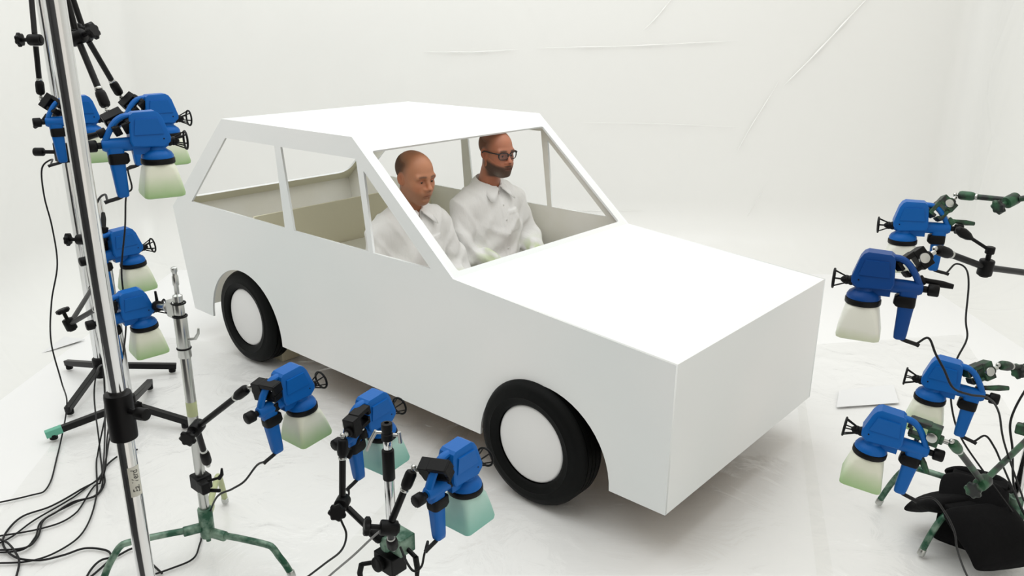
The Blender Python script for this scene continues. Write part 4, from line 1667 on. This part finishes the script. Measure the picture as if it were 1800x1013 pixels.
bc = (-3.223, -.695)
column_stand('tall chrome column stand with black legs, directly behind the foreground pole', bc,
             [(-3.5471, -0.7574, 0.0000), (-2.9115, -1.0050, 0.0000), (-3.0275, -0.3544, 0.0000)], 2.70, .026)
ec = ((-2.6301, -0.8114, 0.0000))
column_stand('short chrome column stand with black legs, one leg end painted teal', ec,
             [(-2.7180, -1.1750, 0.0000), (-2.3271, -0.6539, 0.0000), (-2.9325, -0.5576, 0.0000)], 1.16, .026, foot_mats=['tealpaint', None, None])
tcs = MB()
# small clamp fixed on the tall column
tb_ = Vector((bc[0], bc[1], 1.30))
pc = thing('pole_clamp', 'small black clamp with a thumb knob on the tall column behind the foreground pole', 'clamp', tb_)
q_ = MB()
q_.box((0, 0, 0), (.085, .085, .10))
q_.build('body', M['black'], pc, bevel=.008)
q_ = MB()
dk = Vector((-.75, -.66, 0))
q_.cyl(dk * .05, dk * .12, .010)
q_.rcyl(dk * .11, dk * .16, .022, .006)
q_.build('thumb_knob', M['black'], pc)


def cstand(label, c, h, r, legs, hub_z=.16, segs=(), knobs=()):
    """stand on a turtle base: tube legs leave the hub, run out and bend down to the floor"""
    s_ = thing('turtle_base_stand', label, 'light stand', (c[0], c[1], 0))
    z0 = hub_z
    for nm, m, a, b, rr_ in segs:
        pipe(nm, M[m], s_, (0, 0, a), (0, 0, b), rr_)
    hb = MB()
    hb.rcyl((0, 0, z0 - .05), (0, 0, z0 + .075), r * 1.5, .005)
    hb.cyl((0, 0, z0 - .07), (0, 0, z0 - .05), r * .5)
    hb.build('hub', M['greenpaint'], s_)
    for ft, mt, lift in legs:
        v = Vector((ft[0] - c[0], ft[1] - c[1], 0))
        L = v.length
        d = v / L
        zc = z0 + lift
        pts = [d * .02, d * .05, d * (L * .40), d * (L * .72), d * (L * .80), d * (L * .86), d * (L * .93), d * L]
        zz = [zc, zc, zc + .01, zc + .016, zc + .008, zc - .02, zc * .55, .018]
        path = [Vector((p.x, p.y, z)) for p, z in zip(pts, zz)]
        lg = MB()
        lg.tube(path[1:], .0125, 14, smooth=4)
        lg.rcyl(path[0], Vector((d.x * .085, d.y * .085, zc)), .019, .004)
        lo_ = lg.build('leg', M[mt], s_, smooth=60)
        ft_ = MB()
        ft_.rcyl(path[-1] - Vector((0, 0, .006)), path[-1] + Vector((-d.x * .008, -d.y * .008, .02)), .0145, .003)
        ft_.build('foot', M['dullchrome'], lo_)
    return s_


cc = (-1.323, -1.116)
CS = cstand('chrome spigot stand with green-painted bent legs, left of the car rear wheel', cc, 1.16, .018,
       [((-1.4540, -1.4663, 0.0000), 'greenpaint', -.005), ((-0.9664, -0.9901, 0.0000), 'greenpaint', -.03), ((-1.5974, -0.8902, 0.0000), 'olive', .03)], .14,
       [('column', 'dullchrome', .17, .86, .0185), ('sleeve', 'dullchrome', .83, .985, .0225), ('upper_column', 'dullchrome', .98, 1.03, .018)])
o = MB()
o.lathe((0, 0, 1.03), (0, 0, 1), [(.0165, 0), (.0165, .03), (.008, .036), (.008, .065), (.0105, .07), (.0105, .10), (.008, .104), (.008, .112), (.0105, .118), (.0105, .130), (.006, .133)], 18)
o.build('spigot', M['dullchrome'], CS)
for z in (.865, .985, 1.033):
    o = MB()
    o.torus((0, 0, z), (0, 0, 1), .0225, .0035, 24, 8)
    o.build('rubber_ring', M['black'], CS)
o = MB()
o.cyl((.018, .01, .90), (.045, .025, .905), .005)
o.tube([(.043, .024, .905), (.055, .03, .925), (.058, .032, .945)], [.006, .005, .004], 10)
o.build('locking_lever', M['dullchrome'], CS)
o = MB()
o.rcyl((0, 0, .60), (0, 0, .66), .0192)
tag(o.build('tape_band', M['olive'], CS), 'olive yellow tape round the column')

# grip head between that stand and the gun
gh = thing('gripping_clamp', 'chrome gripping clamp on the spigot stand, its arm pinching a spray gun', 'clamp', (cc[0], cc[1], 1.005))
o = MB()
o.box((-.030, .0, 0), (.055, .040, .062))
o.build('body', M['dullchrome'], gh, bevel=.006)
g5 = on_gun(5, .115, .012) - Vector((cc[0], cc[1], 1.005))
e0 = Vector((-.05, 0, .0))
dg_ = (g5 - e0).normalized()
o = MB()
o.cyl(e0, e0 + dg_ * ((g5 - e0).length - .05), .0095)
mid = e0 + dg_ * .09
o.rcyl(mid - dg_ * .012, mid + dg_ * .018, .020, .004, 8)
o.build('arm_rod', M['dullchrome'], gh)
o = MB()
o.rcyl(g5 - dg_ * .075, g5 - dg_ * .020, .021, .005)
o.tube([g5 - dg_ * .05, g5 - dg_ * .05 + Vector((0, 0, .03)), g5 - dg_ * .052 + Vector((-.004, 0, .06))], [.006, .006, .0045], 10)
o.build('pinching_jaw', M['black'], gh)

# super clamp on the spigot stand for the sill gun
sp_ = Vector((cc[0], cc[1], .33))
k6 = thing('pole_clamp', 'black clamp on the spigot stand column holding the sill gun arm', 'clamp', sp_)
o = MB()
o.box((0, 0, 0), (.060, .060, .058))
o.box((.045, -.015, .0), (.045, .034, .045))
o.build('body', M['black'], k6, bevel=.006)
o = MB()
o.cyl((.05, .0, .02), (.085, .03, .035), .005)
o.tube([(.08, .03, .03), (.095, .035, .05), (.097, .036, .075)], [.008, .007, .004], 10)
o.rcyl((.06, .0, -.015), (.095, .022, -.012), .007)
o.build('lever', M['black'], k6, smooth=50)

# short chrome post, centre
dc = (-.383, -.994)
DS = cstand('short chrome post in the middle foreground with a black sleeve and open socket top', dc, .86, .018,
            [((-.383 + .40 * cos(a), -.994 + .40 * sin(a)), 'greenpaint', 0) for a in (R(205), R(325), R(85))], .12,
            [('column', 'chrome', .14, .70, .0150), ('sleeve', 'black', .665, .765, .0185), ('neck', 'chrome', .765, .795, .0135)])
o = MB()
o.lathe((0, 0, .795), (0, 0, 1), [(.014, 0), (.0175, .003), (.0175, .022), (.015, .024), (.015, .030), (.0165, .034), (.0165, .056), (.0075, .058), (.0075, .04), (.001, .039)], 24)
o.build('socket', M['black'], DS)
o = MB()
o.cyl((-.016, 0, .815), (-.035, -.015, .815), .005)
o.tube([(-.033, -.014, .82), (-.045, -.025, .79), (-.055, -.035, .755)], [.0065, .006, .005], 10)
o.cyl((.015, .01, .815), (.03, .02, .815), .005)
o.tube([(.03, .02, .825), (.033, .022, .79)], .006, 10)
o.build('locking_lever', M['dullchrome'], DS, smooth=50)

for lab, z, off, tint, lv in (('green-spattered clamp on the short chrome post under the arm ends', .455, (.02, .01, 0), 'greenpaint', (.06, .0, -.02)),
                        ('black clamp on the short chrome post, lowest of its two', .385, (0, -.01, 0), 'black', (-.05, -.05, -.01))):
    p = Vector((dc[0], dc[1], z))
    t = thing('pole_clamp', lab, 'clamp', p)
    o = MB()
    o.box((off[0], off[1], 0), (.085, .060, .060))
    o.rcyl((off[0] - .01, off[1] - .028, 0), (off[0] - .01, off[1] - .05, .003), .024, .004)
    o.build('body', M[tint], t, bevel=.007)
    o = MB()
    l_ = Vector(lv)
    o.cyl(Vector(off) + l_ * .5, Vector(off) + l_ * 1.25, .007)
    o.tube([Vector(off) + l_ * 1.25, Vector(off) + l_ * 1.35 + Vector((0, 0, -.03)), Vector(off) + l_ * 1.3 + Vector((0, 0, -.075))], [.009, .009, .006], 10)
    o.build('lever', M['black'], t, smooth=50)

# right-hand stand
rc = (.964, 1.005)
RS = cstand('chrome stand at the right edge with grey-green bent legs', rc, 1.9, .018,
            [((0.4885, 0.9539, 0.0000), 'greenpaint', .06), ((0.7305, 0.7001, 0.0000), 'greenpaint', .02), ((1.42, 1.2), 'greenpaint', .0)], .15,
            [('column', 'chrome', .16, 1.9, .0165)])
for z, tt in ((1.36, 'greenarm'), (1.08, 'black'), (.72, 'greenarm'), (.52, 'greenarm')):
    t = thing('pole_clamp', {1.36: 'topmost clamp on the right-edge stand', 1.08: 'second clamp from the top on the right-edge stand',
                             .72: 'third clamp from the top on the right-edge stand', .52: 'lowest clamp on the right-edge stand'}[z], 'clamp', (rc[0], rc[1], z))
    o = MB()
    o.box((0, 0, 0), (.060, .060, .055))
    o.box((-.035, -.03, .0), (.03, .034, .04))
    o.build('body', M[tt], t, bevel=.006)


# sandbags: two filled halves joined by a strap seam, sagging over a leg
def sandbag(label, c, yaw, half, th, drop, seed):
    """two filled halves either side of the leg, joined by a flat saddle"""
    root = thing('sandbag', label, 'sandbag', c)
    for s_ in (-1, 1):
        mb = MB()
        n, m = 26, 16
        rs = []
        for i in range(n + 1):
            u = .02 + .96 * i / n
            e = (1 - abs(2 * u - 1) ** 7) ** .5                     # plump, closing at both ends
            ez = .30 + .70 * sin(pi * min(1, u * 1.1) ** 1.2 * .9) if u < .9 else .30 + .70 * sin(pi * .99 ** 1.2 * .9) * 0 + .2 * (1 - u) * 10
            r_ = []
            for a in range(2 * m):
                t = pi * a / m
                cy, sz = cos(t), sin(t)
                y = (abs(cy) ** .55) * (1 if cy > 0 else -1) * half[1] * (.84 + .16 * e)
                z = (abs(sz) ** .9) * (1 if sz > 0 else -1) * th * e * (1 - .25 * abs(cy) ** 3)
                z += .006 * sin(3 * cy + 6 * u + seed) * e
                x = s_ * (.010 + half[0] * u * (1 - .30 * u))
                r_.append(Vector((x, y + .010 * sin(5 * u + seed), z - drop * u ** 1.35)))
            rs.append(r_)
        mb.rings(rs)
        mb.build('bag_half', M['cloth'], root, smooth=70)
    o_ = MB()
    o_.box((0, 0, .006), (.07, half[1] * 1.6, .020))
    o_.build('strap', M['cloth'], root, bevel=.006)
    root.rotation_euler = (0, 0, yaw)
    return root


sandbag('black sandbag at the right edge slung over the farther stand leg', (.835, .975, .255), R(96), (.27, .12), .036, .19, 1)
sandbag('black sandbag in the bottom right corner slung over the nearer stand leg', (.848, .856, .205), R(-36), (.27, .15), .042, .125, 4)


# ------------------------------------------------------------------ loose cables on the floor
def cable(label, pts, m='cable', r=.0042):
    mb = MB()
    p = [Vector(q) for q in pts]
    c_ = catmull(p, 10)
    for q in c_:
        q.z = max(q.z, .010)
    mb.tube(c_, r, 8)
    tag(mb.build('cable', M[m], smooth=60, loc=p[0]), label, 'cable', 'cables on the floor')


cable('black cable looping over the floor in the bottom left corner',
      [(-2.4627, -0.9697, 0.1200), (-2.4604, -0.9946, 0.0300), (-2.2085, -1.1446, 0.0120), (-2.1510, -1.2621, 0.0120), (-2.1140, -1.3929, 0.0120), (-2.1225, -1.5002, 0.0120), (-2.0554, -1.5825, 0.0120), (-1.9653, -1.6243, 0.0160), (-1.8449, -1.6213, 0.0160), (-1.7530, -1.5697, 0.0200), (-1.7246, -1.4956, 0.0160), (-1.7128, -1.4209, 0.0120), (-1.6362, -1.3719, 0.0120), (-1.5772, -1.3850, 0.0120), (-1.5374, -1.4490, 0.0120), (-1.5017, -1.5290, 0.0120)])
cable('black cable on the floor crossing behind the foreground pole toward the bottom left',
      [(-2.3120, -0.9290, 0.0120), (-2.3124, -0.9725, 0.0120), (-2.3154, -1.0247, 0.0120), (-2.2512, -1.1107, 0.0120), (-2.1257, -1.1658, 0.0120), (-2.0545, -1.2356, 0.0120), (-2.0715, -1.3175, 0.0160), (-2.0389, -1.3980, 0.0200), (-2.0192, -1.4590, 0.0160), (-1.9242, -1.5162, 0.0120), (-1.8798, -1.5844, 0.0200), (-1.9941, -1.7052, 0.0200)])
cable('black cable on the floor from the foreground pole along the bottom edge',
      [(-1.3469, -1.2972, 0.0120), (-1.4858, -1.2944, 0.0120), (-1.5719, -1.2955, 0.0120), (-1.5734, -1.3630, 0.0120), (-1.5866, -1.4144, 0.0160), (-1.5571, -1.4648, 0.0160), (-1.4940, -1.5222, 0.0120)])
cable('short black cable curling on the floor at the left frame edge',
      [(-2.0607, -1.6454, 0.0160), (-1.9692, -1.6136, 0.0240), (-1.8525, -1.6163, 0.0300), (-1.7911, -1.6282, 0.0160), (-1.6792, -1.6869, 0.0120)])
cable('thin grey cable from the short chrome post down to the bottom edge',
      [(-0.3572, -1.0417, 0.5313), (-0.3985, -1.0558, 0.4856), (-0.5157, -1.0469, 0.3564), (-0.6643, -1.0351, 0.2006), (-0.8360, -1.0195, 0.0120)], 'greycable', .0036)
cable('black cable hanging along the right frame edge past the sandbags',
      [(0.9969, 1.0168, 0.8529), (0.9390, 0.9181, 0.7425), (0.9082, 0.8573, 0.6016), (0.9355, 0.8335, 0.4932), (0.9650, 0.8073, 0.3750), (0.9960, 0.8040, 0.3062), (1.0518, 0.8137, 0.2178), (1.1313, 0.9430, 0.0120)])
